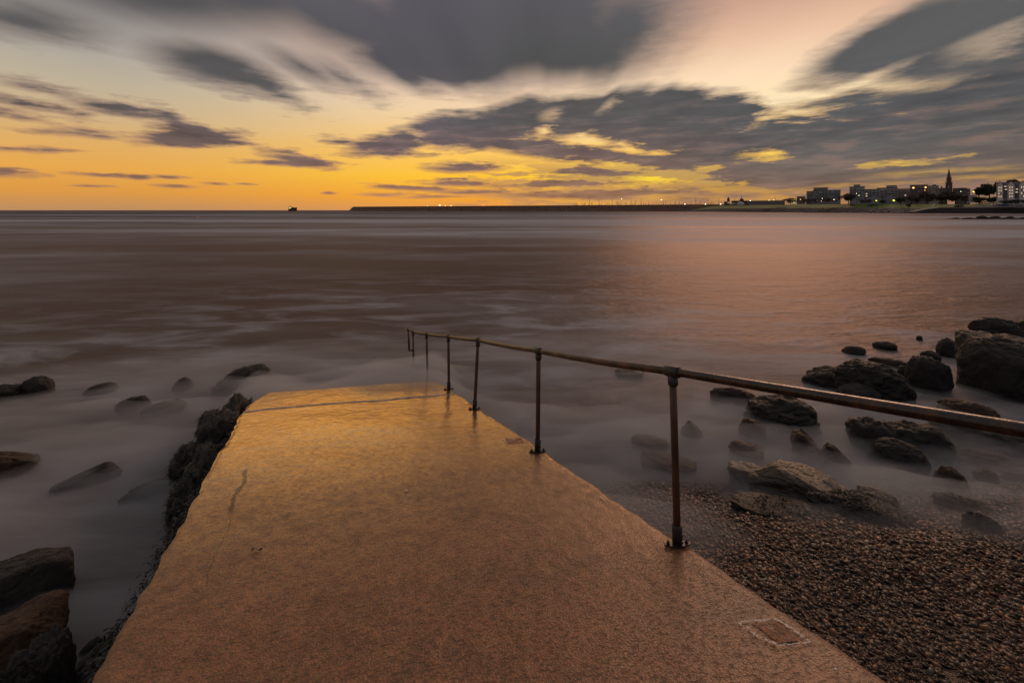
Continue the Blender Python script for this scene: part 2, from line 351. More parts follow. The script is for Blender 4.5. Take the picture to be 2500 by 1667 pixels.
M['rock_brown']=m_rock('brown_wet_boulder',(.034,.018,.011),(.085,.046,.024),(.022,.015,.011),rough=.5)
M['rock_grey']=m_rock('grey_wet_boulder',(.020,.019,.018),(.042,.038,.035),(.016,.015,.014))
M['rock_red']=m_rock('reddish_submerged_rock',(.022,.013,.010),(.042,.024,.018),(.016,.012,.010))
M['rock_gold']=m_rock('smooth_wet_slab',(.018,.012,.008),(.042,.026,.015),(.013,.010,.008),rough=.34,spec=.6)
M['weed']=simple('black_green_seaweed',(.012,.012,.009),.5,0,.5,12)
M['weed2']=simple('brown_seaweed',(.035,.026,.014),.4,0,.5,14)

def m_metal(name='weathered_rail_steel'):
    m,t,b,o=newmat(name); p=pos(t)
    n=t.noise(t.mapv(p,scale=(1,1,1)),7,5,.65); n2=t.noise(p,60,4,.6); n3=t.noise(p,2.3,3,.5)
    c=t.mix(t.ss(n,.45,.68),(.055,.051,.054),(.10,.046,.024)); c=t.mix(t.ss(n2,.5,.7,0,.7),c,(.035,.028,.025))
    t.l.new(c,b.inputs['Base Color']); t.l.new(t.ss(n,.66,.45,.45,.95),b.inputs['Metallic'])
    t.l.new(t.m('MULTIPLY_ADD',n2,.35,.12),b.inputs['Roughness'])
    t.l.new(t.bump(t.m('ADD',n2,n),.35,.004),b.inputs['Normal']); return m
M['rail']=m_metal()
M['post']=simple('rusty_dark_post',(.075,.036,.022),.5,.25,.7,9)
M['fitting']=simple('dark_iron_fitting',(.035,.033,.032),.45,.5,.4,30)
M['bolt']=simple('steel_bolt',(.12,.11,.10),.35,.8,.3,60)

# ------------------------------------------------------------------ sea
def shore_y(x): return 5.05+.10*x
def build_sea():
    m,t,b,o=newmat('sea_water'); t.n.remove(b); p=pos(t); x,y,z=t.sep(p)[:]
    dist=t.vm('LENGTH',p)
    swell=t.noise(t.mapv(p,scale=(.045,.11,1)),1,4,.6)
    big=t.noise(t.mapv(p,scale=(.006,.028,1)),1,4,.6)
    vbig=t.noise(t.mapv(p,scale=(.0012,.012,1)),1,3,.6)
    near=t.noise(t.mapv(p,scale=(.35,.9,1),rot=(0,0,.25)),1,5,.62,.6)
    rip=t.noise(t.mapv(p,scale=(1.2,4,1)),1,4,.6)
    foam=t.m('ADD',t.m('MULTIPLY',t.m('MULTIPLY',t.ss(vbig,.44,.6),t.ss(dist,35,90)),t.ss(dist,700,250)),t.m('MULTIPLY',t.ss(swell,.42,.80),.62))
    foam=t.m('ADD',foam,t.m('MULTIPLY',t.m('MULTIPLY',t.ss(near,.43,.68),t.ss(dist,30,12)),.55))
    foam=t.m('ADD',foam,t.m('MULTIPLY',t.m('MULTIPLY',t.ss(big,.42,.66),t.ss(dist,20,60)),.6),clamp=True)
    c=t.mix(foam,(.050,.036,.030),(.33,.355,.41))
    dif=t.new('ShaderNodeBsdfDiffuse'); t.l.new(c,dif.inputs[0])
    gl=t.new('ShaderNodeBsdfGlossy'); t.l.new(t.mix(t.ss(dist,60,380),(.53,.44,.41),(.22,.19,.19)),gl.inputs['Color'])
    gl.inputs['Roughness'].default_value=.40
    h=t.m('ADD',t.m('MULTIPLY',rip,t.ss(dist,60,8,.15,.5)),t.m('MULTIPLY',near,.8)); h=t.m('ADD',h,t.m('MULTIPLY',swell,3))
    nb=t.bump(h,.9,.22); t.l.new(nb,gl.inputs['Normal'])
    lw=t.new('ShaderNodeLayerWeight'); lw.inputs[0].default_value=.35
    fac=t.m('MULTIPLY_ADD',lw.outputs['Fresnel'],.27,.08,clamp=True)
    fac=t.m('MULTIPLY',fac,t.m('SUBTRACT',1.0,t.m('MULTIPLY',foam,.6)))
    mx=t.new('ShaderNodeMixShader'); t.l.new(fac,mx.inputs[0]); t.l.new(dif.outputs[0],mx.inputs[1]); t.l.new(gl.outputs[0],mx.inputs[2])
    # clear shallows over the shingle
    tr=t.new('ShaderNodeBsdfTransparent')
    sdist=t.m('SUBTRACT',y,t.m('MULTIPLY_ADD',x,.10,5.05))
    sdist=t.m('ADD',sdist,t.m('MULTIPLY',t.m('SUBTRACT',t.noise(p,1.1,3),.5),1.0))
    sh=t.ss(sdist,-.4,2.4); leftside=t.ss(t.vm('DOT_PRODUCT',p,(.9136,.4066,0)),1.0,.2)
    op=t.m('MAXIMUM',sh,leftside)
    mx2=t.new('ShaderNodeMixShader'); t.l.new(t.m('MULTIPLY_ADD',op,.92,.08),mx2.inputs[0]); t.l.new(tr.outputs[0],mx2.inputs[1]); t.l.new(mx.outputs[0],mx2.inputs[2])
    t.l.new(mx2.outputs[0],o.inputs[0])
    mb=MB(); e=30000
    mb.add([(-e,-40,0),(e,-40,0),(e,e,0),(-e,e,0)],[(0,1,2,3)])
    tag(mb.build('sea',m),kind='structure')
build_sea()

# ------------------------------------------------------------------ beach / seabed
def tpar(x,y): return .9136*x+.4066*y
def gz(x,y):
    sl=.235*(shore_y(x)-y); sl=np.where(sl>0,sl,sl*.6)
    sl=np.clip(sl,-.7,1.3)
    w=np.clip((tpar(x,y)-.3)/1.2,0,1); w=w*w*(3-2*w)
    base=-.35+0*x
    z=base+(sl-base)*w
    return z
def build_beach():
    m,t,b,o=newmat('wet_shingle'); p=pos(t); z=t.sep(p)[2]
    v=t.voro(p,105,'F1',1); vd=t.voro(p,105,'F1'); v2=t.noise(p,3,4,.6); g=t.sep(v)[0]
    c=t.ramp(g,[(0,(.018,.014,.012)),(.35,(.055,.034,.026)),(.6,(.12,.066,.044)),(.8,(.05,.046,.048)),(.95,(.20,.13,.09)),(1,(.28,.22,.18))],'CONSTANT')
    c=t.mix(t.ss(v2,.35,.65,0,.45),c,(.085,.048,.036))
    t.l.new(c,b.inputs['Base Color']); b.inputs['Roughness'].default_value=.5; b.inputs['Specular IOR Level'].default_value=.35
    t.l.new(t.bump(t.m('MULTIPLY',vd,-1.0),1.0,.012),b.inputs['Normal'])
    xs=np.linspace(-14,16,220); ys=np.linspace(-3,15,150); X,Y=np.meshgrid(xs,ys); X=X.ravel(); Y=Y.ravel()
    Z=gz(X,Y)+.035*fbm(np.c_[X*1.3,Y*1.3,0*X],4,3)
    V=np.c_[X,Y,Z]; nx=220; i=np.arange(nx-1); j=np.arange(149); I,J=np.meshgrid(i,j); a=(J*nx+I).ravel()
    Fc=np.c_[a,a+1,a+1+nx,a+nx]
    me=np_mesh('beach',V,Fc); o_=link('beach',me,m,None,True); tag(o_,kind='structure')
build_beach()

def ico(n):
    bm=bmesh.new(); bmesh.ops.create_icosphere(bm,subdivisions=n,radius=1)
    V=np.array([v.co[:] for v in bm.verts]); Fc=np.array([[v.index for v in f.verts] for f in bm.faces]); bm.free(); return V,Fc
ICO={n:ico(n) for n in (1,2,3,4,5,6)}

def build_gravel():
    m,t,b,o=newmat('shingle_pebbles')
    at_=t.new('ShaderNodeAttribute'); at_.attribute_name='tint'
    t.l.new(at_.outputs['Color'],b.inputs['Base Color']); b.inputs['Roughness'].default_value=.45; b.inputs['Specular IOR Level'].default_value=.28
    V0,F0=ICO[1]
    pts=[]
    N=150000
    d=1.9+ (5.6-1.9)*rng.random(N*2)**.8
    u=-.25+1.6*rng.random(N*2); x=u*d; y=d
    tt=tpar(x,y); keep=(tt>2.02)&(x/y<1.35)
    x=x[keep][:N]; y=y[keep][:N]
    dep=y; n=len(x)
    z=gz(x,y)+.035*fbm(np.c_[x*1.3,y*1.3,0*x],4,3)
    sz=(.0023+.0023*rng.random(n)+.016*rng.random(n)**9)*(.75+.16*dep)
    asp=np.c_[1+.7*rng.random(n),.7+.5*rng.random(n),.35+.4*rng.random(n)]
    th=rng.random(n)*6.283; c,s=np.cos(th),np.sin(th)
    V=V0[None]*(1+.25*(rng.random((n,len(V0),1))-.5))*asp[:,None,:]*sz[:,None,None]
    tilt=(rng.random((n,2))-.5)*1.1
    V=np.stack([V[...,0]*c[:,None]-V[...,1]*s[:,None],V[...,0]*s[:,None]+V[...,1]*c[:,None],
                V[...,2]+V[...,0]*tilt[:,0:1]+V[...,1]*tilt[:,1:2]],-1)
    V+=np.c_[x,y,z+sz*.25][:,None,:]
    Fc=(F0[None]+(np.arange(n)*len(V0))[:,None,None]).reshape(-1,3)
    pal=np.array([[.68,.52,.46]])*np.array([(.020,.017,.016),(.045,.03,.024),(.10,.052,.034),(.04,.038,.042),(.15,.085,.055),(.028,.022,.02),(.075,.06,.055),(.24,.19,.16),(.30,.14,.05),(.13,.14,.155)])
    pr=np.array([.20,.18,.13,.14,.10,.13,.07,.02,.015,.015]); pr/=pr.sum()
    k=rng.choice(len(pal),n,p=pr); colr=pal[k]*(.75+.5*rng.random((n,1)))*(1+.45*fbm(np.c_[x*1.1,y*1.1,0*x],3,88))[:,None]
    A=np.ones((n,len(V0),4)); A[...,:3]=colr[:,None,:]
    me=np_mesh('gravel',V.reshape(-1,3),Fc,A.reshape(-1,4))
    tag(link('gravel',me,m,None,True),'wet brown and black shingle of small pebbles beside the slipway','gravel',kind='stuff')
build_gravel()

# ------------------------------------------------------------------ mist over the water (long soft spray)
def build_mist(dens, hk, far0, far1, seed, label, reach=3.1):
    m=bpy.data.materials.new('sea_mist'); m.use_nodes=True; t=NT(m.node_tree)
    for n in list(t.n): t.n.remove(n)
    o=t.new('ShaderNodeOutputMaterial'); v=t.new('ShaderNodeVolumePrincipled')
    v.inputs['Color'].default_value=(.62,.635,.68,1); v.inputs['Density'].default_value=dens; v.inputs['Anisotropy'].default_value=0.0
    t.l.new(v.outputs[0],o.inputs[1])
    nx,ny=300,240
    X0,X1,Y0,Y1=-24,26,.2,30
    xs=X0+(X1-X0)*(np.linspace(-1,1,nx)**3*.35+np.linspace(-1,1,nx)*.65+1)/2; ys=Y0+(Y1-Y0)*np.linspace(0,1,ny)**1.6
    X,Y=np.meshgrid(xs,ys); X=X.ravel(); Y=Y.ravel()
    nz=fbm(np.c_[X*.9+Y*.25,Y*2.2,0*X],4,seed); nz2=fbm(np.c_[X*.35,Y*.6,0*X+3],3,seed+9)
    T=tpar(X,Y); S=-.4066*X+.9136*Y
    fr=np.clip((np.hypot(X*.8,Y)-far0+2)/6,0,1); H=(.13+(.10*nz+.09*nz2)*(1-.85*fr))*hk
    sh=Y-shore_y(X)
    k=np.clip((sh+reach+.9*nz2)/(reach+.6),0,1); k=k*k*(3-2*k)
    side=np.clip((T-.4)/.5,0,1)
    kk=1-side*(1-k)
    ground=np.maximum(gz(X,Y),0)*side
    H=H*np.clip(.45+.55*(Y-2.6)/1.8,.45,1)
    top=ground+H*kk-.08*(1-kk)
    far=np.clip((np.hypot(X*.8,Y)-far0)/(far1-far0),0,1); far=far*far*(3-2*far)
    top=top-far*.34*hk
    wash=np.clip((S-6.9)/1.0,0,1)*np.clip((9.6-S)/1.2,0,1)*np.clip((T+1.3)/.5,0,1)*np.clip((2.6-T)/.4,0,1)
    top=top+.24*hk*wash*(1+.5*nz)
    on=(T>-.95)&(T<2.16)&(S<7.15+.3*nz2)
    top=np.where(on,np.minimum(top,1.802-.189*Y-.12),top)
    rim=np.minimum.reduce([(X-X0)/.6,(X1-X)/.6,(Y-Y0)/.4,(Y1-Y)/.6]); rim=np.clip(rim,0,1)
    top=np.maximum(top*rim-.06*(1-rim),-.6)
    V=np.r_[np.c_[X,Y,top],np.c_[X,Y,-.9+0*X]]; n=nx*ny
    i=np.arange(nx-1); j=np.arange(ny-1); I,J=np.meshgrid(i,j); a=(J*nx+I).ravel()
    F1=np.c_[a,a+1,a+1+nx,a+nx]; F2=F1[:,::-1]+n
    def side_(ids):
        ids=np.array(ids); return np.c_[ids[:-1],ids[:-1]+n,ids[1:]+n,ids[1:]]
    r0=np.arange(nx); r1=(ny-1)*nx+np.arange(nx); c0=np.arange(ny)*nx; c1=c0+nx-1
    Fc=np.r_[F1,F2,side_(r0),side_(r1[::-1]),side_(c0[::-1]),side_(c1)]
    tag(link('mist',np_mesh('mist',V,Fc),m,None,True),label,'mist',kind='stuff')
build_mist(1.25,1.35,7.5,20,21,'thin upper veil of grey sea mist drifting over the boulders and slipway end',3.5)
build_mist(4.2,.42,5.5,13,51,'thick low sheet of grey sea mist lying on the water round the boulders')

# ------------------------------------------------------------------ slipway
def ramp_z(s,tt):
    d=.9136*s+.4066*tt
    return 1.802-.189*d-.38*np.maximum(0,s-7.95)**1.5
def ramp_xy(s,tt): return (-.4066*s+.9136*tt, .9136*s+.4066*tt)
def build_ramp():
    root=empty('concrete_slipway',(0,3,0),'wet copper brown concrete slipway running down into the misty sea','slipway')
    ns,ntt=520,110
    s=np.linspace(-2.6,10.2,ns); u=np.linspace(0,1,ntt)
    S,U=np.meshgrid(s,u,indexing='ij'); S=S.ravel(); U=U.ravel()
    zz=0*S
    eL=-.80+.030*fbm(np.c_[S*1.4,zz,zz],3,5)+.012*fbm(np.c_[S*9,zz,zz],3,6); eL=eL+np.clip((S-7.25)/1.1,0,1)**1.3*.28
    eR=2.10+.016*fbm(np.c_[S*1.6,zz,zz+4],3,7)+.012*fbm(np.c_[S*10,zz,zz+4],3,8); eR=eR-np.clip((S-7.3)/1.2,0,1)**1.5*.15
    T=eL+(eR-eL)*U
    X,Y=ramp_xy(S,T)
    Z=ramp_z(S,T)+.010*fbm(np.c_[X*1.3,Y*1.3,zz],3,9)+.0022*fbm(np.c_[X*22,Y*22,zz],3,13)
    dl=np.minimum(T-eL,eR-T); Z-=.035*np.clip(1-dl/.045,0,1)**2
    Z-=.018*np.exp(-((S+.08*fbm(np.c_[T*2,zz,zz],3,41)-6.8)/.02)**2)
    V=np.c_[X,Y,Z]; n=len(V)
    # skirt
    VL=[]; a=np.arange(ns)*ntt; b=a+ntt-1
    lo=V.copy()[np.r_[a,b]]; lo[:,2]=-1.0
    i=np.arange(ntt-1); j=np.arange(ns-1); I,J=np.meshgrid(i,j); q=(J*ntt+I).ravel()
    F1=np.c_[q,q+1,q+1+ntt,q+ntt][:,::-1]
    A0=n+np.arange(ns); B0=n+ns+np.arange(ns)
    FL=np.c_[a[:-1],a[1:],A0[1:],A0[:-1]]; FR=np.c_[b[:-1],B0[:-1],B0[1:],b[1:]]
    V=np.r_[V,lo]-np.array([0,3,0])
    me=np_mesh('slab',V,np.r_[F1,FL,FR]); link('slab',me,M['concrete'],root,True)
    # painted outlines and rust stained fillings
    mw,t,b_,o=newmat('worn_white_paint'); p=pos(t); nz=t.noise(p,85,4,.7)
    b_.inputs['Base Color'].default_value=(.50,.47,.46,1); b_.inputs['Roughness'].default_value=.7
    tr=t.new('ShaderNodeBsdfTransparent'); mx=t.new('ShaderNodeMixShader'); t.l.new(t.ss(nz,.43,.50),mx.inputs[0])
    t.l.new(tr.outputs[0],mx.inputs[1]); t.l.new(b_.outputs[0],mx.inputs[2]); t.l.new(mx.outputs[0],o.inputs[0])
    mr,t,b_,o=newmat('rusty_repair_mortar'); p=pos(t); nz=t.noise(p,45,5,.7); nz2=t.noise(p,14,4,.6)
    c=t.mix(t.ss(nz,.4,.65),(.30,.11,.045),(.08,.035,.022)); t.l.new(c,b_.inputs['Base Color']); b_.inputs['Roughness'].default_value=.5
    t.l.new(t.bump(nz,1,.015),b_.inputs['Normal'])
    tr=t.new('ShaderNodeBsdfTransparent'); mx=t.new('ShaderNodeMixShader'); t.l.new(t.m('MULTIPLY',t.ss(nz2,.34,.5),.9),mx.inputs[0])
    t.l.new(tr.outputs[0],mx.inputs[1]); t.l.new(b_.outputs[0],mx.inputs[2]); t.l.new(mx.outputs[0],o.inputs[0])
    def onramp(px,py):                       # intersect reading ray with slab plane
        kx=(px-1176)/F; kz=(py-HZ)/F
        d=(CZ-1.802)/(kz-.189); return kx*d, d
    def sheet(name, quad, mat, lift, parent):
        n=24; vs=[]; P=[Vector((*onramp(*q),0)) for q in quad]
        for i in range(n+1):
            for j in range(n+1):
                a=P[0].lerp(P[1],i/n); c=P[3].lerp(P[2],i/n); v=a.lerp(c,j/n)
                ss_=-.4066*v.x+.9136*v.y; tt_=.9136*v.x+.4066*v.y
                z=float(ramp_z(ss_,tt_))+.010*float(fbm(np.array([[v.x*1.3,v.y*1.3,0]]),3,9)[0])+lift
                vs.append((v.x,v.y-3,z))
        fs=[(i*(n+1)+j,(i+1)*(n+1)+j,(i+1)*(n+1)+j+1,i*(n+1)+j+1) for i in range(n) for j in range(n)]
        me=bpy.data.meshes.new(name); me.from_pydata(vs,[],fs); return link(name,me,mat,parent,True)
    def outline(segs, parent):
        mb=MB((0,3,0))
        for (a,b,w) in segs:
            A=Vector((*onramp(*a),0)); Bv=Vector((*onramp(*b),0)); k=14; dirv=(Bv-A).normalized(); nrm=Vector((-dirv.y,dirv.x,0))
            prev=None
            for i in range(k+1):
                v=A.lerp(Bv,i/k); ww=w*.7*(.4+1.1*random.random()); off=nrm*(random.random()-.5)*w*.6
                pr=[]
                for sgn in (-1,1):
                    q=v+off+nrm*sgn*ww/2; ss_=-.4066*q.x+.9136*q.y; tt_=.9136*q.x+.4066*q.y
                    z=float(ramp_z(ss_,tt_))+.010*float(fbm(np.array([[q.x*1.3,q.y*1.3,0]]),3,9)[0])+.0085
                    pr.append((q.x,q.y,z))
                if prev: mb.add([prev[0],prev[1],pr[1],pr[0]],[(0,1,2,3)])
                prev=pr
        o=mb.build('painted_outline',mw,parent); return o
    def patch(lab, quad, w, rust=True, segs=None):
        if rust: r=sheet('repair_patch',quad,mr,.0045,root); r['label']=lab
        o=outline(segs or [(quad[0],quad[1],w),(quad[2],quad[3],w),(quad[3],quad[0],w)],root)
        if not rust: o['label']=lab
    patch('large rust brown rectangular repair patch outlined in worn white paint',[(1728,1427),(1792,1424),(1838,1468),(1790,1474)],.02,
          segs=[((1695,1425),(1770,1421),.016),((1780,1418),(1822,1445),.018),((1822,1445),(1862,1475),.017),((1695,1428),(1722,1440),.02),
                ((1722,1443),(1742,1462),.024),((1742,1460),(1788,1481),.016),((1788,1481),(1862,1475),.010)])
    patch('small repair patch outlined in faint white paint near the sea end',[(1160,1006),(1196,1005),(1206,1017),(1166,1018)],.012,True,[((1152,1006),(1166,1018),.012),((1166,1018),(1204,1018),.009)])
    patch('faint broken paint marks near the slab edge between the two near posts',[(1335,1140),(1382,1139),(1398,1158),(1345,1160)],.006,False,[((1378,1140),(1398,1158),.008)])
build_ramp()

# bits lying on the slab
def onramp3(px,py):
    d=(CZ-1.802)/((py-HZ)/F-.189); return (px-1176)/F*d, d, 1.802-.189*d
mleaf=simple('dead_red_leaf',(.022,.006,.005),.5,0,.4,60); mshell=simple('white_shell',(.55,.53,.5),.4,0,.1,60)
x,y,z=onramp3(587,1271); mb=MB((x,y,z))
vs=[];fs=[]
for i in range(9):
    a=i/8; w=.019*math.sin(math.pi*a)*(1+.4*math.sin(9*a)); vs+=[(x-.025+.05*a,y-w+.02*a,z+.016+.012*math.sin(4*a)),(x-.025+.05*a,y+w+.02*a,z+.02+.010*math.cos(5*a))]
fs=[(2*i,2*i+2,2*i+3,2*i+1) for i in range(8)]; mb.add(vs,fs)
mb.tube([(x+.025,y+.02,z+.018),(x+.04,y+.03,z+.02),(x+.05,y+.03,z+.015)],.0012,5)
lf=mb.build('dead_leaf',mleaf); lf.location=(x,y,z); tag(lf,'small curled dark red leaf lying alone on the slipway','leaf')
for (px,py,r,l) in ((933,1129,.012,'tiny white shell chip in the middle of the slipway'),(1920,1568-28,.008,'tiny pale shell chip at the lower right of the slipway')):
    x,y,z=onramp3(px,py); V,Fc=ICO[2]; V=V*np.array([r,r*.7,r*.35]); V[:,2]+=.2*r*np.sin(V[:,0]/r*5)
    o=link('shell_chip',np_mesh('shell_chip',V,Fc),mshell,None,True); o.location=(x,y,z+.008); tag(o,l,'shell')

# ------------------------------------------------------------------ handrail
def build_rail():
    D=[2.74,4.38,6.03,7.3,8.59,9.6]; TY=[853,806,781,773,767,761]; TX=[1545,1237,1098,1030,980,949]; BX=[1556,1235,1090,1031,982,951]
    tops=[Vector(at(TX[i],TY[i],D[i])) for i in range(6)]
    bases=[]
    for i in range(6):
        x=xof(BX[i],D[i]); s=-.4066*x+.9136*D[i]; tt=.9136*x+.4066*D[i]; bases.append(Vector((x,D[i],float(ramp_z(s,tt))+.004)))
    root=empty('handrail',bases[0],'rust streaked tubular steel handrail descending the right edge of the slipway','handrail')
    off=bases[0]
    near=Vector(at(2352,987,1.40)); ext=near+(near-tops[0])*1.1
    end=Vector(at(938,757,9.95))
    mb=MB(off); pts=[ext]+[tops[0].lerp(ext,k) for k in (.66,.33)]
    for i,tp in enumerate(tops):
        pts.append(tp)
        if i<5:
            nx=tops[i+1]
            for k in (.33,.66): q=tp.lerp(nx,k); q.z-=.012*math.sin(k*math.pi); pts.append(q)
    pts.append(end); mb.tube(pts,.0235,20); mb.build('top_rail',M['rail'],root,True)
    # return loop at the sea end
    mb=MB(off); low=Vector(at(940,803,9.95)); lp=Vector(at(949,804,9.6)); lp.x+=0
    e2=end.copy(); mb.tube([e2,e2.lerp(low,.5),low],.0215,14); mb.tube([low,lp],.021,14); mb.build('end_loop',M['post'],root,True)
    for c in (end,low,lp):
        mb=MB(off); v,f=ICO[2]; mb.add([Vector(q)*.033+c for q in v],[tuple(int(k) for k in a) for a in f])
        mb.build('elbow_fitting',M['fitting'],root,True)
    for i in range(6):
        b=bases[i]; tp=tops[i]; ax=(tp-b).normalized()
        mb=MB(off); mb.tube([b,b.lerp(tp,.33),b.lerp(tp,.66),tp],.0215,18); po=mb.build('post',M['post'],root,True)
        # tee fitting
        rd=((tops[i+1]-tops[i]) if i<5 else (end-tops[5])).normalized()
        rl=rd if i else (tops[1]-tops[0]).normalized()
        mb=MB(off); mb.tube([tp-rl*.055,tp-rl*.048,tp+rl*.048,tp+rl*.055],[.030,.0325,.0325,.030],20)
        mb.tube([tp-ax*.02,tp-ax*.075,tp-ax*.082],[.030,.030,.027],18); mb.build('tee_fitting',M['fitting'],po,True)
        # socket and base plate
        mb=MB(off); mb.tube([b,b+ax*.118,b+ax*.122],[.0295,.0295,.026],20); mb.build('base_socket',M['fitting'],po,True)
        q=(Vector((.9136,.4066,0))*.9+Vector((0,0,-.0))).normalized(); q=Vector((1,.12,-.02)).normalized()
        mb=MB(off); n=28; vs=[];
        sidev=Vector((-q.y,q.x,-.189)).normalized()
        for z in (0.0,.009):
            for k in range(n):
                a=2*math.pi*k/n; r=.034; cx=math.cos(a); sy=math.sin(a)
                L=.062*(abs(cx)**1.0)*(1 if cx>0 else -1)+.02*cx; vs.append(b+q*L+sidev*(.034*sy)+Vector((0,0,z)))
        fs=[(k,(k+1)%n,n+(k+1)%n,n+k) for k in range(n)]+[tuple(n+k for k in range(n)),tuple(range(n))[::-1]]
        mb.add(vs,fs); bp=mb.build('base_plate',M['fitting'],po)
        for sg in (-1,1):
            mb=MB(off); c=b+q*.058*sg+Vector((0,0,.008)); mb.tube([c,c+Vector((0,0,.012))],.0115,6); mb.tube([c+Vector((0,0,.012)),c+Vector((0,0,.024))],.006,8)
            mb.build('anchor_bolt',M['fitting'],po)
        for hz in (.035,.078):
            c=b+ax*hz+Vector((.018,-.0255,0)); mb=MB(off); mb.tube([c,c+Vector((.002,-.006,0))],.008,10); mb.build('set_screw',M['bolt'],po,True)
build_rail()

# ------------------------------------------------------------------ boulders
def rock(label, x0,x1,yt,yb, zb=0.0, seed=0, p=5, mat='rock', dr=.8, rough=.15, planes=None, weed=0, lean=0, name='boulder', peak=None, sub=5, cat='rock', group='boulders along the shore', flat=1.0, rotz=None):
    rg=np.random.default_rng(seed*7+1)
    if x0>1600 and 880<yb<1110: yt-=8; x0-=7; x1+=7
    if x0>1400 and zb>=0 and yb>900:
        kx=(.5*(x0+x1)-1176)/F; dd=4.0
        for _ in range(40):
            g=max(float(gz(np.array([kx*dd]),np.array([dd]))[0]),0.0); dd=.5*dd+.5*F*(CZ-g)/(yb-HZ)
        zb=max(g-.02,0)
    d=F*(CZ-zb)/(yb-HZ); ba=math.atan((.5*(x0+x1)-1176)/F); cb=math.cos(ba); w=(x1-x0)/F*d*cb; dc=d+w*dr*.42*cb
    w=(x1-x0)/F*dc*cb; zt=zof(yt,dc+((.1 if yb<1210 else .2)*w*dr)); h=zt-zb; cx=xof((x0+x1)/2,dc)
    V,Fc=ICO[sub]; V=V.copy()
    K=15 if p<8 else 9
    nr=rg.normal(size=(K,3)); nr/=np.linalg.norm(nr,axis=1)[:,None]; dk=.80+.22*rg.random(K)
    nr=np.r_[nr,[[0,0,1],[0,0,-1],[1,0,0],[-1,0,0],[0,1,0],[0,-1,0]]]; dk=np.r_[dk,[.93*flat]+[.97]*5]
    q=np.maximum(V@nr.T,0)/dk; r=(q**p).sum(1)**(-1/p)
    if p<8: r=r*.45+.55*r.mean()
    V=V*r[:,None]
    ns=V*1.3+seed*3.1
    disp=rough*fbm(ns,3,seed)+rough*.45*fbm(ns*4,3,seed+5)+rough*.22*fbm(ns*12,2,seed+9)
    rd=np.abs(fbm(ns*1.7,2,seed+20)); disp-=rough*.9*np.exp(-(rd/.06)**2)*(.5 if p<8 else .8)
    V=V*(1+disp)[:,None]
    mn=V.min(0); mx=V.max(0); V=(V-(mn+mx)/2)/((mx-mn)/2)
    low=.5
    if peak is not None: V[:,2]*=np.clip(1-.75*np.abs(V[:,0]-peak)/(1.3),.25,1)**1.0*(V[:,2]>0)+(V[:,2]<=0)
    V[:,0]+=lean*np.maximum(V[:,2],0)
    zc=zb+h*.22; V=V*np.array([w/2,w/2*dr,1.]); V[:,2]=np.where(V[:,2]>0,V[:,2]*(h*.78),V[:,2]*(.35+h*.3))
    V[:,2]+=zc-zb
    sb=math.sin(ba); V=np.c_[V[:,0]*cb+V[:,1]*sb,-V[:,0]*sb+V[:,1]*cb,V[:,2]]
    me=np_mesh(name,V,Fc)
    if weed:
        root=empty(name,(cx,dc,zb),label,cat,group); link('stone',me,M[mat],root,True)
        up=V[:,2]>(.45*(zc-zb+h*.78)); ids=np.where(up)[0]
        pk=rg.choice(ids,weed); 
        wm=strands(V[pk],rg,.028+.015*w,.003+.001*w,outward=V[pk]*np.array([1,1,.6]))
        link('seaweed',wm,M['weed'],root)['kind']='stuff'
        return root
    o=link(name,me,M[mat],None,True); o.location=(cx,dc,zb); tag(o,label,cat,group); return o

def strands(P, rg, L, wdt, outward=None, k=4):
    n=len(P); o=outward if outward is not None else rg.normal(size=(n,3)); o=o+rg.normal(size=(n,3))*.25
    o/=np.linalg.norm(o,axis=1)[:,None]+1e-6; side=np.cross(o,rg.normal(size=(n,3))); side/=np.linalg.norm(side,axis=1)[:,None]+1e-6
    ln=L*(.4+rg.random(n)); V=np.zeros((n,k+1,2,3)); cur=rg.normal(size=(n,3))*.5
    for i in range(k+1):
        a=i/k; c=P+o*(ln*a)[:,None]+cur*(ln*a*a)[:,None]*.6-np.array([0,0,1])*(ln*a*a*.6)[:,None]
        ww=wdt*(1-.75*a)*(1+.5*np.sin(i*2.1))
        V[:,i,0]=c-side*ww; V[:,i,1]=c+side*ww
    idx=np.arange(n)[:,None]*(2*(k+1))
    Fs=[]
    for i in range(k): Fs.append(np.c_[idx+2*i,idx+2*i+1,idx+2*i+3,idx+2*i+2])
    return np_mesh('seaweed',V.reshape(-1,3),np.concatenate(Fs))

# left of the slipway
rock('small round dark rock in the mist, upper left by the left picture edge',39,130,861,908,seed=1,mat='rock')
rock('dark rounded rock cut by the left picture edge, far up the shore',-60,66,880,925,seed=2,mat='rock')
rock('weed topped low rock in the mist left of the slipway end',264,350,909,948,seed=3,p=5,weed=260,mat='rock',sub=4)
rock('blackish low rock touching the right side of the weed topped one in the left mist',322,432,921,955,seed=4,weed=320,mat='rock',sub=4)
rock('small faint rock in the mist just beyond the weed topped rock',393,446,868,898,seed=5,mat='rock',sub=4)
rock('faint weedy mound at the left corner of the slipway end, the farther one',512,628,841,888,seed=6,weed=420,mat='rock',sub=4)
rock('dark weedy mound at the left corner of the slipway end, the nearer one',486,612,868,903,seed=7,weed=420,mat='rock',sub=4)
rock('low reddish brown rock at the left picture edge, half way down the left shore',-70,98,1024,1105,seed=8,mat='rock_red',p=8,peak=-.3)
rock('faint dark slab just under the mist, left shore centre',115,288,1066,1118,seed=9,mat='rock',dr=.45,peak=.5)
rock('faint dark slab under the mist touching the weed along the slipway',272,424,1106,1146,seed=10,mat='rock',dr=.4,weed=60)
rock('large flat topped dark block standing in grey mist at left',-120,182,1264,1422,seed=11,mat='rock_grey',p=12,dr=.55,flat=.8,sub=6,rough=.07)
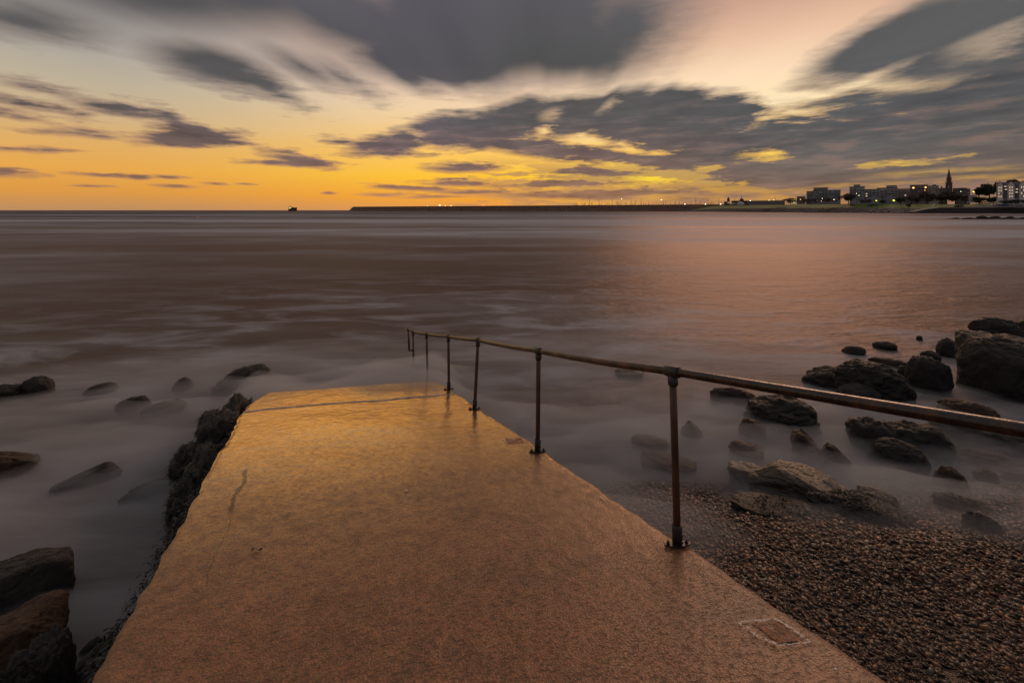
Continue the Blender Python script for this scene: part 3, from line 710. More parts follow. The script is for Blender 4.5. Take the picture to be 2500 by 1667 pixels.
rock('orange brown tilted slab in the lower left corner',-110,172,1398,1575,zb=.0,seed=12,mat='rock_brown',p=16,dr=.5,flat=.78,sub=6,rough=.07)
rock('rough olive grey rock leaning on the brown slab, lower left corner',8,182,1446,1700,zb=.05,seed=13,mat='rock_grey',p=9,dr=.7,sub=6,rough=.12)
rock('black pitted rock at the bottom left corner',-70,135,1512,1790,zb=.1,seed=14,mat='rock',p=9,dr=.6,sub=6,rough=.12)
rock('long pale grey rock against the near left edge of the slipway',118,280,1455,1650,zb=.05,seed=15,mat='rock_grey',p=7,dr=1.0,sub=6,peak=.7)
rock('little dark rock in the gap behind the long pale grey rock',178,240,1462,1505,zb=.0,seed=16,mat='rock',sub=5)
rock('dark slab wedged under the left edge of the slipway near the camera',228,300,1450,1530,zb=0.2,seed=17,mat='rock',dr=1.2,weed=200)
rock('barely visible low rock far out in the left mist',190,275,880,905,seed=18,mat='rock',sub=4)
# right
rock('huge angular brown black boulder at the right picture edge',2184,2470,782,922,seed=21,mat='rock',p=26,dr=.7,flat=.95,sub=6,rough=.06,lean=-.05)
rock('smooth dark boulder farthest out on the right',2219,2360,727,778,seed=22,mat='rock',dr=.6)
rock('dark boulder cut by the right picture edge, beside the farthest one',2322,2460,726,782,seed=23,mat='rock',dr=.6)
rock('grey wet boulder behind the huge angular one',2250,2400,768,812,seed=24,mat='rock_grey',dr=.6,p=6)
rock('small knobbly dark rock left of the huge angular boulder',2148,2204,774,820,seed=25,mat='rock',sub=4)
rock('low rock in front of the small knobbly rock, far right',2112,2164,803,828,seed=26,mat='rock',sub=4)
rock('small grey rock between knobbly rock and far boulders',2192,2236,776,806,seed=27,mat='rock_grey',sub=4)
rock('round domed boulder just left of the huge angular one',2077,2184,823,905,seed=28,mat='rock',dr=.8)
rock('low rock peeping out behind the domed boulder',2058,2110,838,872,seed=29,mat='rock',sub=4)
rock('large smooth sloping boulder, the biggest rounded one on the right',1910,2092,833,925,seed=30,mat='rock',dr=.75,lean=.12,sub=6)
rock('grey wet rock in front of the large smooth boulder, above the rail',1926,2022,883,928,seed=31,mat='rock_grey',dr=.7)
rock('low dark rock left of the large smooth boulder',1846,1962,848,893,seed=32,mat='rock',dr=.6)
rock('small dark hump alone in the pink water, left of two',1932,1990,792,815,seed=33,mat='rock',sub=4)
rock('small dark hump alone in the pink water, right of two',2002,2062,782,803,seed=34,mat='rock',sub=4)
rock('tiny dark rock tip alone in the pink water',2103,2120,770,782,seed=35,mat='rock',sub=4)
rock('flat faint ledge behind the large smooth boulder',1990,2095,821,842,seed=36,mat='rock_red',sub=4,dr=.4)
rock('faint low rock beyond the rail between the near post and the round boulder',1636,1730,893,930,seed=37,mat='rock_red',dr=.6)
rock('round bulging boulder below the rail, left of the lobed one',1711,1876,911,992,seed=38,mat='rock',dr=.8,sub=6)
rock('small rock at the left foot of the round bulging boulder',1702,1754,966,1008,seed=39,mat='rock_red',sub=4)
rock('pointed dark stone, left one of a close pair',1820,1884,994,1056,seed=40,mat='rock_red',p=9,peak=-.3)
rock('pointed dark stone, right one of a close pair',1879,1950,1016,1078,seed=41,mat='rock_red',p=9,peak=-.3)
rock('left lobe boulder of the long cracked group under the rail',1944,2072,960,1044,seed=42,mat='rock',dr=.9)
rock('right lobe boulder of the long cracked group under the rail',2020,2188,972,1050,seed=43,mat='rock',dr=.7)
rock('knobbly round boulder in front of the cracked group',1994,2130,1013,1085,seed=44,mat='rock',dr=.8,rough=.12,sub=6)
rock('wide low grey boulder behind the rail at the right picture edge',2110,2400,966,1045,seed=45,mat='rock_grey',dr=.6,p=7)
rock('pebbly low rock just above the rail at right',2150,2300,924,972,seed=46,mat='rock_red',dr=.6,rough=.14)
rock('small brownish mound on the shingle, right shore',2138,2228,1070,1125,zb=.02,seed=47,mat='rock_red',dr=.7)
rock('dark weedy stone right of the brownish mound',2232,2300,1077,1112,zb=.02,seed=48,mat='rock',weed=260,sub=4)
rock('dark weedy stone cut by the right picture edge',2300,2372,1083,1112,zb=.02,seed=49,mat='rock',weed=260,sub=4)
rock('sharp crested golden wet slab on the shingle',1715,1925,1054,1150,zb=.02,seed=50,mat='rock_gold',p=13,dr=.6,peak=-.3,sub=6,rough=.06)
rock('flat glossy shelf left of the sharp crested slab',1668,1770,1066,1112,zb=.02,seed=51,mat='rock_gold',p=12,dr=.6,flat=.7)
rock('low glossy ridge trailing right from the sharp crested slab',1850,1985,1096,1152,zb=.02,seed=52,mat='rock_gold',p=10,dr=.5,peak=-.7)
rock('small golden topped slab right of the ridge',1955,2070,1121,1172,zb=.02,seed=53,mat='rock_gold',p=11,dr=.6,flat=.8)
rock('long black weed covered ledge, left half',1668,1900,1148,1200,zb=.05,seed=54,mat='rock',p=7,dr=.6,weed=900,rough=.22,peak=.6)
rock('long black weed covered ledge, right half',1840,2115,1139,1202,zb=.05,seed=55,mat='rock',p=7,dr=.5,weed=2200,rough=.22,peak=-.1)
rock('low weedy mound on the shingle at far right',2136,2288,1141,1180,zb=.08,seed=56,mat='rock',dr=.5,weed=500,rough=.12)
rock('small black weed clump on stone nearest the shingle at right',2206,2310,1177,1225,zb=.12,seed=57,mat='rock',dr=.7,weed=900,rough=.14)
rock('small hump in the pink shallows right of the near post',1678,1748,1020,1056,seed=58,mat='rock_red',sub=4)
rock('small pointed stone beside the near post, out in the mist',1562,1614,964,1006,seed=59,mat='rock',sub=4,peak=-.2)
rock('sunken reddish flat rock between the two near posts, farther',1448,1540,1002,1036,zb=-.02,seed=60,mat='rock_red',dr=.6,sub=4)
rock('sunken reddish flat rock between the two near posts, nearer',1466,1600,1046,1086,zb=-.02,seed=61,mat='rock_red',dr=.6,sub=4)
rock('faint sunken rock just beyond the second post',1410,1480,845,868,seed=62,mat='rock_red',sub=4)
rock('low grey sunken rock in the mist at the right edge under the rail',2180,2352,1040,1078,zb=0,seed=63,mat='rock_grey',dr=.5)

# weed hanging along the left edge of the slab
def build_edge_weed():
    rg=np.random.default_rng(5); root=None
    n=16000; s=-.2+8.3*rg.random(n)
    k=.5+.5*vn(np.c_[s*1.6,s*0,s*0],77); keep=rg.random(n)<(.25+.75*k); s=s[keep]; n=len(s)
    k=np.clip(.5+.9*vn(np.c_[s*4.5,s*0,s*0],78),0,1); out=np.abs(rg.normal(size=n))*.05*(.4+1.6*k); tt=-.80-out
    x,y=ramp_xy(s,tt); z=ramp_z(s,-.8)-.03-rg.random(n)*.22-out*1.2
    z=np.maximum(z,.0)
    P=np.c_[x,y,z]; o=np.c_[-.5+0*s,-.2+0*s,.1+0*s]+rg.normal(size=(n,3))*.6
    me=strands(P,rg,.034,.0035,outward=o,k=3)
    tag(link('seaweed',me,M['weed'],None),'black seaweed hanging along the left edge of the slipway','seaweed',kind='stuff')
build_edge_weed()
# lumpy weed covered footing stones along the left edge
rg_=random.Random(3)
def edge_stone(i,s,off,size,lab):
    V,Fc=ICO[4]; r=np.random.default_rng(100+i); V=V*(1+.34*fbm(V*1.6+i*5,4,i+50)+.10*fbm(V*6+i*5,3,i+80))[:,None]
    V=V*np.array([.55,1.1,.7])*size; a=math.atan2(.4066,.9136); c,s_=math.cos(a),math.sin(a)
    V=np.c_[V[:,0]*c-V[:,1]*s_,V[:,0]*s_+V[:,1]*c,V[:,2]]
    x,y=ramp_xy(s,-.80-off); zt=min(float(ramp_z(s,-.8))-.05, .28+size*.9) 
    root=empty('footing_stone',(x,y,0),lab,'rock','weedy stones along the left edge of the slipway')
    V[:,2]+=max(zt-size*.6,-.05); link('stone',np_mesh('stone',V,Fc),M['rock'],root,True)
    ids=r.choice(len(V),1600); N=V[ids]-V.mean(0)
    link('seaweed',strands(V[ids],r,.05,.004,outward=N),M['weed'],root)['kind']='stuff'
for i,(s,off,size,w) in enumerate([(7.7,.20,.36,'beside the rounded left corner of the slipway end'),(6.9,.26,.44,'left of the cross joint near the slipway end'),(6.0,.22,.38,'below the bright wet part of the slab, left side'),
        (7.3,.42,.26,'farther out from the rounded slab corner, half sunk'),(6.4,.50,.24,'half sunk in the mist out from the wet slab'),(5.6,.34,.26,'half sunk beside the bright slab edge'),(5.2,.12,.32,'where the long crack of the slab begins'),(4.5,.05,.20,'left of the middle of the long crack'),(3.9,.02,.18,'left of where the long crack fades'),
        (3.2,.0,.16,'just above the largest weed tuft on the left edge'),(2.5,-.02,.16,'left of the dead leaf'),(1.8,-.02,.15,'nearest the camera on the left edge')]):
    edge_stone(i,s,off,size,'weedy black stone hugging the slab, '+w)

# ------------------------------------------------------------------ far setting
def m_far(name,c1,c2,scale,rough=.9):
    m,t,b,o=newmat(name); p=pos(t); n=t.noise(p,scale,5,.65); v=t.voro(p,scale*3,'F1',1)
    c=t.mix(t.ss(n,.35,.65),c1,c2); c=t.vm('MULTIPLY',c,t.mix(.5,(1,1,1),v)); t.l.new(c,b.inputs['Base Color']); b.inputs['Roughness'].default_value=rough
    t.l.new(t.bump(n,.6,.5),b.inputs['Normal']); return m
M['armour']=m_far('breakwater_rock',(.13,.075,.055),(.22,.13,.095),.15)
M['revet']=m_far('shore_rock',(.09,.075,.07),(.19,.16,.15),.45)
M['grass']=m_far('grass',(.10,.15,.02),(.13,.19,.03),.12)
M['hill']=m_far('dark_ground',(.05,.045,.035),(.08,.07,.055),.05)

def breakwater():
    root=empty('breakwater',(xof(1200,1350),1350,0),'long dark stone breakwater stretching across the horizon','breakwater')
    off=Vector(root.location); mb=MB(off); n=60
    A=Vector((xof(812,1720),1720,0)); B=Vector((xof(1680,1010),1010,0)); dr=(B-A).normalized(); nm=Vector((dr.y,-dr.x,0))
    if nm.y>0: nm=-nm
    prof=[(16,-1),(9,4),(2.5,14.6),(2.0,15.9),(-3,15.9),(-5,12.5),(-14,12.5),(-24,-1)]
    rings=[]
    for i in range(n+1):
        a=i/n; c=A.lerp(B,a); vs=[]
        for (o,z) in prof:
            j=0 if z>12 else random.uniform(-.7,.7); vs.append(c+nm*(o+j)+Vector((0,0,z-(.0 if z<12 else 0))))
        rings.append(vs)
    # rounded, sloping head at the sea end
    head=[[A-dr*20+nm*o*.9+Vector((0,0,min(z,-.5))) for (o,z) in prof]]
    rings=[[A-dr*22+nm*o*.8+Vector((0,0,-.8)) for (o,z) in prof],[A-dr*12+nm*o*.9+Vector((0,0,min(z,8))) for (o,z) in prof],[A-dr*5+nm*o+Vector((0,0,min(z,14))) for (o,z) in prof]]+rings
    k=len(prof); vs=[v for r in rings for v in r]
    fs=[(i*k+j,(i+1)*k+j,(i+1)*k+j+1,i*k+j+1) for i in range(len(rings)-1) for j in range(k-1)]
    mb.add(vs,fs); mb.build('rock_mound',M['armour'],root)
    mb=MB(off)
    for i in range(n):
        a=A.lerp(B,i/n)-nm*0.3; b=A.lerp(B,(i+1)/n)-nm*.3
        q=[a,b,b-nm*1.2,a-nm*1.2]; mb.add([v+Vector((0,0,15.92)) for v in q]+[v+Vector((0,0,16.7)) for v in q],[(0,1,5,4),(1,2,6,5),(2,3,7,6),(3,0,4,7),(4,5,6,7)])
    mb.build('parapet',simple('parapet_concrete',(.16,.10,.075),.9,0,.2,.2),root)
breakwater()
def bw_d(px):                                  # depth of the breakwater line at a given bearing
    A=(xof(812,1720),1720); B=(xof(1680,1010),1010); u=(px-1176)/F
    k=(u*A[1]-A[0])/((B[0]-A[0])-u*(B[1]-A[1])); return A[1]+k*(B[1]-A[1])

# headland terrain
def sh_d(px):  # shoreline depth
    pts=[(1560,1060),(1640,960),(1760,760),(1900,640),(2050,500),(2200,490),(2352,488),(2700,430),(3200,330)]
    for (a,b),(c,d) in zip(pts,pts[1:]):
        if px<=c: return b+(d-b)*(max(px,a)-a)/(c-a)
    return pts[-1][1]
def land_y(px):  # reading row of the grass top edge
    pts=[(1560,480),(1600,476),(1660,471),(1800,469),(1950,466),(2352,468),(3200,468)]
    for (a,b),(c,d) in zip(pts,pts[1:]):
        if px<=c: return b+(d-b)*(max(px,a)-a)/(c-a)
    return 468
def headland():
    pxs=list(range(1560,3200,12)); V=[];n=0
    rows=[]
    for px in pxs:
        d=sh_d(px); r=[]; lz=zof(land_y(px),d+45)-1.2
        q=min(max((px-2180)/60,0),1); fr=[a+(b-a)*q for a,b in ((.17,.28),(.36,.62),(.52,.80),(.54,.82))]
        for (dd,z) in [(-3,-1),(0,.1),(5,lz*fr[0]),(11,lz*fr[1]),(17,lz*fr[2])]:
            r.append((xof(px,d+dd),d+dd+random.uniform(-1,1),z+random.uniform(-.25,.25)))
        for (dd,k) in [(18,fr[3]),(48,1.0)]: r.append((xof(px,d+dd),d+dd,lz*k+.02))
        for dd,ex in [(90,.5),(200,1.5),(330,4),(520,4),(800,-1)]:
            r.append((xof(px,d+dd)*(1.0),d+dd,lz+ex+(10 if px>2230 and dd>150 else 0)*min(1,(px-2230)/90 if px>2230 else 0)))
        rows.append(r)
    k=len(rows[0]); vs=[v for r in rows for v in r]
    def strip(name,j0,j1,mat):
        mb=MB(); idx=[v for r in rows for v in r[j0:j1+1]]; kk=j1-j0+1
        mb.add(idx,[(i*kk+j,(i+1)*kk+j,(i+1)*kk+j+1,i*kk+j+1) for i in range(len(rows)-1) for j in range(kk-1)])
        o=mb.build(name,mat,None,name!='shore_slope'); tag(o,kind='structure')
    strip('shore_slope',0,5,M['revet']); strip('lawn',5,6,M['grass']); strip('headland',6,11,M['hill'])
headland()
# rubble of the shore slope as one mass
def rubble():
    V0,F0=ICO[1]; n=5200; px=1600+rng.random(n)*900; k=rng.random(n)
    X=[];
    d=np.array([sh_d(p) for p in px])+k*16; lz=np.array([zof(land_y(p),sh_d(p)+45)-1.2 for p in px])
    z=np.interp(k*16,[0,5,11,16],[0,.17,.36,.50])*lz; x=(px-1176)/F*d
    sz=.5+1.0*rng.random(n)**2
    V=V0[None]*(1+.5*(rng.random((n,len(V0),1))-.5))*(np.c_[1+.6*rng.random(n),1+.4*rng.random(n),.6+.3*rng.random(n)]*sz[:,None])[:,None,:]
    V+=np.c_[x,d,z][:,None,:]; Fc=(F0[None]+(np.arange(n)*len(V0))[:,None,None]).reshape(-1,3)
    g=.07+.14*rng.random((n,1)); A=np.ones((n,len(V0),4)); A[...,:3]=(g*np.array([1.05,.9,.85]))[:,None,:]
    m,t,b,o=newmat('rubble'); a=t.new('ShaderNodeAttribute'); a.attribute_name='tint'; t.l.new(a.outputs['Color'],b.inputs['Base Color']); b.inputs['Roughness'].default_value=.8
    tag(link('rubble',np_mesh('rubble',V.reshape(-1,3),Fc,A.reshape(-1,4)),m),'broken grey stone rubble sloping below the far lawn','rubble',kind='stuff')
rubble()
def seawall():
    root=empty('sea_wall',(xof(2250,486),486,0),'dark low sea wall with pale top below the apartment block','wall')
    off=Vector(root.location)
    for nm_,z0,z1,dd,c in (('wall_face',-.5,5.6,-4,(.055,.042,.038)),('coping',5.6,6.4,-4.3,(.17,.14,.13))):
        mb=MB(off); pr=None
        for px in range(2100,3001,30):
            d=sh_d(px)+dd; k=min(1,(px-2100)/60+.25); v=[(xof(px,d),d,z0),(xof(px,d),d,z1*k),(xof(px,d),d+9,z1*k),(xof(px,d),d+9,z0)]
            if nm_=='coping': v=[(xof(px,d),d,5.6*k+.01),(xof(px,d),d,6.4*k),(xof(px,d),d+9,6.4*k),(xof(px,d),d+9,5.6*k+.01)]
            if pr: mb.add(pr+v,[(0,4,5,1),(1,5,6,2),(2,6,7,3)])
            pr=v
        mb.build(nm_,simple('sea_wall_'+nm_,c,.85,0,.35,.3),root)
seawall()

# buildings
WM={}
def wallmat(c):
    k=tuple(c)
    if k not in WM: WM[k]=simple('render_wall_%d'%len(WM),tuple(min(v*1.25,.6) for v in c),.85,0,.18,.15)
    return WM[k]
M['glassd']=simple('dark_window_glass',(.075,.078,.088),.15,0,.2,.3)
M['lit']=simple('lit_window',(.8,.6,.4),.5,0,.05,.3,(1,.74,.5),.55)
M['paleglass']=simple('pale_reflecting_window',(.35,.37,.4),.12,.0,.1,.3,)
M['roof']=simple('slate_roof',(.045,.045,.05),.7,0,.2,.4)
M['band']=simple('balcony_band',(.10,.10,.11),.6,0,.15,.4)
def building(name,label,d,boxes,yb=466,wall=(.2,.19,.19),roof=None,floors=True,winrows=None,depth=14,lit=(),name_cat='building',top=(.09,.085,.085)):
    x0=min(b[0] for b in boxes); x1=max(b[1] for b in boxes)
    root=empty(name,(xof((x0+x1)/2,d),d,zof(yb,d)),label,name_cat,'buildings of the town on the headland'); off=Vector(root.location)
    zb=zof(yb,d)-2
    for bi,(a,b,yt) in enumerate(boxes):
        dd=d+bi*1.3; mb=MB(off); X0,X1,Z1=xof(a,dd),xof(b,dd),zof(yt,dd); mb.box(X0,X1,dd,dd+depth,zb+bi*.01,Z1); mb.build('wall',wallmat(wall),root)
        mb=MB(off); mb.box(X0-.25,X1+.25,dd-.35,dd+depth+.3,Z1+.003,Z1+.55); mb.build('roof',simple('flat_roof',top,.8) if 'fr' not in WM else WM['fr'],root)
        nfl=max(1,int((Z1-zb-2)/3.1)); nb=max(2,int((X1-X0)/4.2))
        for fl in range(nfl):
            z=Z1-1.0-3.1*fl-1.5
            if z<zb+2: break
            for k in range(nb):
                c=X0+(k+.5)*(X1-X0)/nb
                f=random.random(); key=(bi,fl,k)
                mt=M['lit'] if key in lit else (M['paleglass'] if f<.18 else M['glassd'])
                mb=MB(off); mb.box(c-1.0,c+1.0,dd-.06,dd+.2,z-.7,z+.85); mb.build('window',mt,root)
            if floors and fl:
                mb=MB(off); mb.box(X0+.3,X1-.3,dd-1.1,dd-.002,z+1.25,z+1.5); mb.build('balcony',M['band'],root)
    return root
WM['fr']=simple('flat_roof_felt',(.10,.08,.075),.8)
building('apartment_block','flat roofed apartment block with raised central storey, leftmost large block of the town',640,[(1866,1930,437.5),(1867,1900,431.5),(1849,1866,439.5)],wall=(.17,.165,.17),lit={(0,4,1),(0,5,3)})
building('apartment_block','tall pale block with a stair tower on its roof, near the middle of town',620,[(1951,1986,429.5),(1959.5,1974,425)],wall=(.20,.20,.21),lit={(0,3,2)})
building('apartment_block','low grey curved terrace right of the tall block with the stair tower',615,[(1986,2020,435.5)],wall=(.22,.22,.22),lit={(0,1,0),(0,2,0)})
building('apartment_block','stepped pale block rising to the right, middle of the town',625,[(2014,2062,432),(2034,2058,427)],wall=(.23,.22,.21),lit={(0,1,0)})
building('terrace_house','row of low gabled houses left of the block with two orange lamps',635,[(2062,2090,434.5)],wall=(.2,.17,.16),lit={(0,2,2)})
building('apartment_block','brown block with a red top storey behind two orange lamps',630,[(2090,2131,425.5)],wall=(.17,.13,.12),top=(.2,.05,.03))
building('apartment_block','small pale block between the two orange lamps and the spire',650,[(2131,2156,427),(2140,2148,425)],wall=(.25,.23,.21))
building('terrace_house','dark rooftops with chimneys immediately left of the spire',660,[(2156,2176,433),(2159,2162,429),(2167,2170,431)],wall=(.1,.085,.08),floors=False)
building('terrace_house','low dark roofs immediately right of the spire',640,[(2195,2228,434.5),(2200,2214,432.5)],wall=(.10,.085,.08),floors=False)
building('villa','white flat roofed villa below the yellow street lamp',560,[(2219,2244,449.5)],wall=(.42,.42,.42),yb=462,floors=False)
building('harbour_shed','long low shed along the harbour with small lights',760,[(1716,1802,461.5)],yb=468,wall=(.14,.12,.12),floors=False)
building('house','small dark house at the left end of the trees by the harbour',700,[(1830,1850,452)],yb=466,wall=(.13,.10,.09),floors=False)
def gable(name,label,x0,x1,ye,yr,yb,d,wall,roofm,dep=12,cat='building'):
    root=empty(name,(xof((x0+x1)/2,d),d,zof(yb,d)),label,cat,'buildings of the town on the headland'); off=Vector(root.location)
    X0,X1=xof(x0,d),xof(x1,d); z0=zof(yb,d)-2; ze=zof(ye,d); zr=zof(yr,d); xm=(X0+X1)/2
    mb=MB(off); mb.add([(X0,d,z0),(X1,d,z0),(X1,d,ze),(xm,d,zr),(X0,d,ze),(X0,d+dep,z0),(X1,d+dep,z0),(X1,d+dep,ze),(xm,d+dep,zr),(X0,d+dep,ze)],
       [(0,1,2,3,4),(5,9,8,7,6),(0,4,9,5),(1,6,7,2)]); mb.build('wall',wallmat(wall),root)
    mb=MB(off)
    for sx,xe in ((-1,X0-.4),(1,X1+.4)):
        zl=ze-.25; mb.add([(xm,d-.5,zr+.1),(xe,d-.5,zl+.1),(xe,d+dep+.5,zl+.1),(xm,d+dep+.5,zr+.1),(xm,d-.5,zr+.45),(xe,d-.5,zl+.45),(xe,d+dep+.5,zl+.45),(xm,d+dep+.5,zr+.45)],
            [(0,1,2,3),(4,7,6,5),(0,4,5,1),(1,5,6,2),(2,6,7,3)])
    mb.build('roof',roofm,root); return root,off,(X0,X1,z0,ze)
gable('pavilion','grey pitched roof pavilion left of the two by the green lamps',1990,2026,455,446.5,466,575,(.16,.16,.17),M['roof'])
gable('pavilion','grey pitched roof pavilion right of the two by the green lamps',2026,2064,454,446,466,570,(.16,.16,.17),M['band'])
# gabled waterfront apartments at the right edge
def gabled_apartments():
    d=470; root=empty('gabled_apartment_block',(xof(2340,d),d,zof(458,d)),'cream gabled apartment block with balconies and lit windows at the right picture edge','apartment block','buildings of the town on the headland'); off=Vector(root.location)
    W=wallmat((.46,.40,.37)); z0=zof(460,d)-4
    segs=[(2284,2290,2302),(2311,2321,2331),(2339,2349,2360),(2368,2378,2388),(2397,2407,2417)]
    mb=MB(off); mb.box(xof(2287,d),xof(2420,d),d+2.2,d+16,z0,zof(424,d)); mb.build('wall',wallmat((.26,.25,.26)),root)
    for gi,(a,m_,b) in enumerate([(2289,2296,2303),(2314,2322,2330),(2341,2349,2357),(2368,2376,2384),(2395,2403,2411)]):
        X0,X1,xm=xof(a,d),xof(b,d),xof(m_,d); ze=zof(424,d); zr=zof(415,d); dep=9
        mb=MB(off); mb.add([(X0,d,z0),(X1,d,z0),(X1,d,ze),(xm,d,zr),(X0,d,ze),(X0,d+dep,z0),(X1,d+dep,z0),(X1,d+dep,ze),(xm,d+dep,zr),(X0,d+dep,ze)],[(0,1,2,3,4),(5,9,8,7,6),(0,4,9,5),(1,6,7,2)]); mb.build('gable_wall',W,root)
        mb=MB(off)
        for xe in (X0-.3,X1+.3):
            mb.add([(xm,d-.3,zr+.05),(xe,d-.3,ze-.15),(xe,d+dep+6,ze-.15),(xm,d+dep+6,zr+.05),(xm,d-.3,zr+.35),(xe,d-.3,ze+.15),(xe,d+dep+6,ze+.15),(xm,d+dep+6,zr+.35)],[(0,1,2,3),(4,7,6,5),(0,4,5,1),(1,5,6,2),(2,6,7,3)])
        mb.build('gable_roof',M['roof'],root)
        for yy in (430,437,444,451):
            for px in (m_-2.6,m_+2.6):
                mb=MB(off); c=xof(px,d); z=zof(yy,d); lit=random.random()<.75
                mb.box(c-.42,c+.42,d-.08,d+.1,z-.85,z+.85); mb.build('window',M['lit'] if lit else M['glassd'],root)
    mb=MB(off); zr=zof(416.5,d); ze=zof(424,d)
    mb.add([(xof(2296,d),d+1.6,ze),(xof(2420,d),d+1.6,ze),(xof(2420,d),d+9,zr),(xof(2300,d),d+9,zr),(xof(2296,d),d+16.5,ze),(xof(2420,d),d+16.5,ze)],[(0,1,2,3),(3,2,5,4),(0,3,4),(1,5,2)]); mb.build('main_roof',M['roof'],root)
    for (a,b) in ((2303.5,2313.5),(2330.5,2340.5),(2357.5,2367.5),(2384.5,2394.5)):
        for yy in (431,438,445,452):
            mb=MB(off); z=zof(yy,d); mb.box(xof(a,d),xof(b,d),d+.3,d+2.19,z-.12,z+.12); mb.box(xof(a,d),xof(b,d),d+.25,d+.3,z+.12,z+1.1); mb.build('balcony',M['band'],root)
            mb=MB(off); c=xof(a+(b-a)*(.3+.4*random.random()),d); mb.box(c-1.1,c+1.1,d+2.1,d+2.3,z+.3,z+2.2); mb.build('window',M['lit'] if random.random()<.35 else M['glassd'],root)
gabled_apartments()
# church
def church():
    d=690; c=xof(2185.4,d); root=empty('church',(c,d+4,zof(440,d)),'dark gothic church tower with a tall slender spire above the town','church','buildings of the town on the headland'); off=Vector(root.location)
    st=simple('dark_sandstone',(.085,.062,.055),.9,0,.25,.4); k=d/F
    def hw(px): return px/2*k
    mb=MB(off); w=hw(11.4); mb.box(c-w,c+w,d,d+2*w,zof(450,d)-6,zof(420,d)); w2=hw(8.6)
    mb.box(c-w2,c+w2,d+.8,d+.8+2*w2,zof(420,d)+.002,zof(411,d)); mb.build('tower',st,root); my=d+w
    mb=MB(off)
    mb.cone((c,my,zof(411,d)+.003),hw(8.6),zof(386,d)-zof(411,d),8,math.pi/8,r1=.12); mb.tube([(c,my,zof(386,d)-.1),(c,my,zof(384,d))],.12,6); mb.build('spire',st,root)
    for sx in (-1,1):
        for (yy,ww,hh) in ((420,11.4,2.6),(411,8.6,2.0)):
            mb=MB(off); x=c+sx*hw(ww)*.93; mb.box(x-.5,x+.5,d+.1+(0 if yy==420 else .8),d+1.1+(0 if yy==420 else .8),zof(yy,d)+.004,zof(yy,d)+.9); mb.cone((x,d+.6+(0 if yy==420 else .8),zof(yy,d)+.905),.5,hh,4,math.pi/4); mb.build('pinnacle',st,root)
    mb=MB(off); mb.box(c-.8,c+.2,d-.1,d+.05,zof(431,d),zof(426.5,d)); mb.build('belfry_opening',M['paleglass'],root)
    mb=MB(off); X0,X1=c+hw(12.4)+.05,c+hw(60); z0=zof(450,d)-6; ze=zof(437,d); zr=zof(432,d)
    mb.add([(X0,d+2,z0),(X1,d+2,z0),(X1,d+2,ze),(X0,d+2,ze),(X0,d+14,z0),(X1,d+14,z0),(X1,d+14,ze),(X0,d+14,ze),(X0,d+8,zr),(X1,d+8,zr)],[(0,1,2,3),(5,4,7,6),(3,2,9,8),(6,7,8,9),(1,5,6,9,2),(4,0,3,8,7)]); mb.build('nave',st,root)
church()
# harbour tower and domed hall
def harbour():
    d=800; off=None
    c=xof(1673,d); root=empty('clock_tower',(c,d,zof(467,d)),'little square tower with pyramid roof at the harbour, in front of the domed hall','tower'); off=Vector(root.location); k=d/F
    st=simple('harbour_brick',(.10,.06,.05),.9); mb=MB(off); mb.box(c-3*k,c+3*k,d,d+6*k,zof(468,d)-3,zof(456.5,d)); mb.box(c-10*k,c-3.2*k,d,d+5*k,zof(468,d)-3,zof(463,d)); mb.build('wall',st,root)
    mb=MB(off); mb.cone((c,d+3*k,zof(456.5,d)+.01),4.9*k,4*k,4,math.pi/4); mb.build('roof',M['roof'],root)
    mb=MB(off); mb.box(c-1.6*k,c+1.6*k,d-.1,d+.1,zof(466,d),zof(464.3,d)); mb.build('window',M['lit'],root)
    d=820; k=d/F; c=xof(1703.5,d); root=empty('domed_hall',(c,d,zof(467,d)),'harbour hall with a small dome and tall finial','hall'); off=Vector(root.location)
    mb=MB(off); mb.box(xof(1680,d),xof(1722,d),d,d+14,zof(468,d)-3,zof(461,d)); mb.build('wall',st,root)
    mb=MB(off); rs=[(5.5,461),(5.2,459.5),(4.2,457.8),(2.6,456.2),(1.2,455.2)]
    for (r0,y0),(r1,y1) in zip(rs,rs[1:]): mb.cone((c,d+6,zof(y0,d)),r0*k,(y0-y1)*k,16,r1=r1*k)
    mb.build('dome',M['roof'],root,False); mb=MB(off); mb.tube([(c,d+6,zof(455.3,d)),(c,d+6,zof(453,d)),(c,d+6,zof(447.5,d))],[.9*k,.6*k,.15*k],8); mb.build('finial',M['roof'],root)
    d=770; k=d/F; c=xof(1701,d); V,Fc=ICO[3]; V=V*np.array([9.2*k,6*k,7.5*k]); V[:,2]=np.maximum(V[:,2],-.5)
    o=link('domed_tent',np_mesh('domed_tent',V,Fc),simple('white_fabric',(.36,.38,.40),.6),None,True); o.location=(c,d,zof(471,d)); tag(o,'pale domed tent on the shore in front of the hall','tent')
    c=xof(1684,d); V,Fc=ICO[3]; V=V*np.array([6*k,5*k,3.5*k]); V[:,2]=np.maximum(V[:,2],-.5)
    o=link('domed_tent',np_mesh('domed_tent',V,Fc),simple('grey_fabric',(.2,.2,.2),.6),None,True); o.location=(c,d,zof(470,d)); tag(o,'lower greyer domed tent left of the pale one','tent')
harbour()

# facades face the bay
def face_bay(o, sc_=True):
    b=math.atan2(o.location.x,o.location.y); o.rotation_euler[2]=-b
    if sc_: o.scale=(math.cos(b),1,1)
for o in list(COL.objects):
    if o.parent is None and o.get('group')=='buildings of the town on the headland': face_bay(o, o.name.split('.')[0]!='church')
    elif o.parent is None and o.get('category') in ('tower','hall'): face_bay(o)

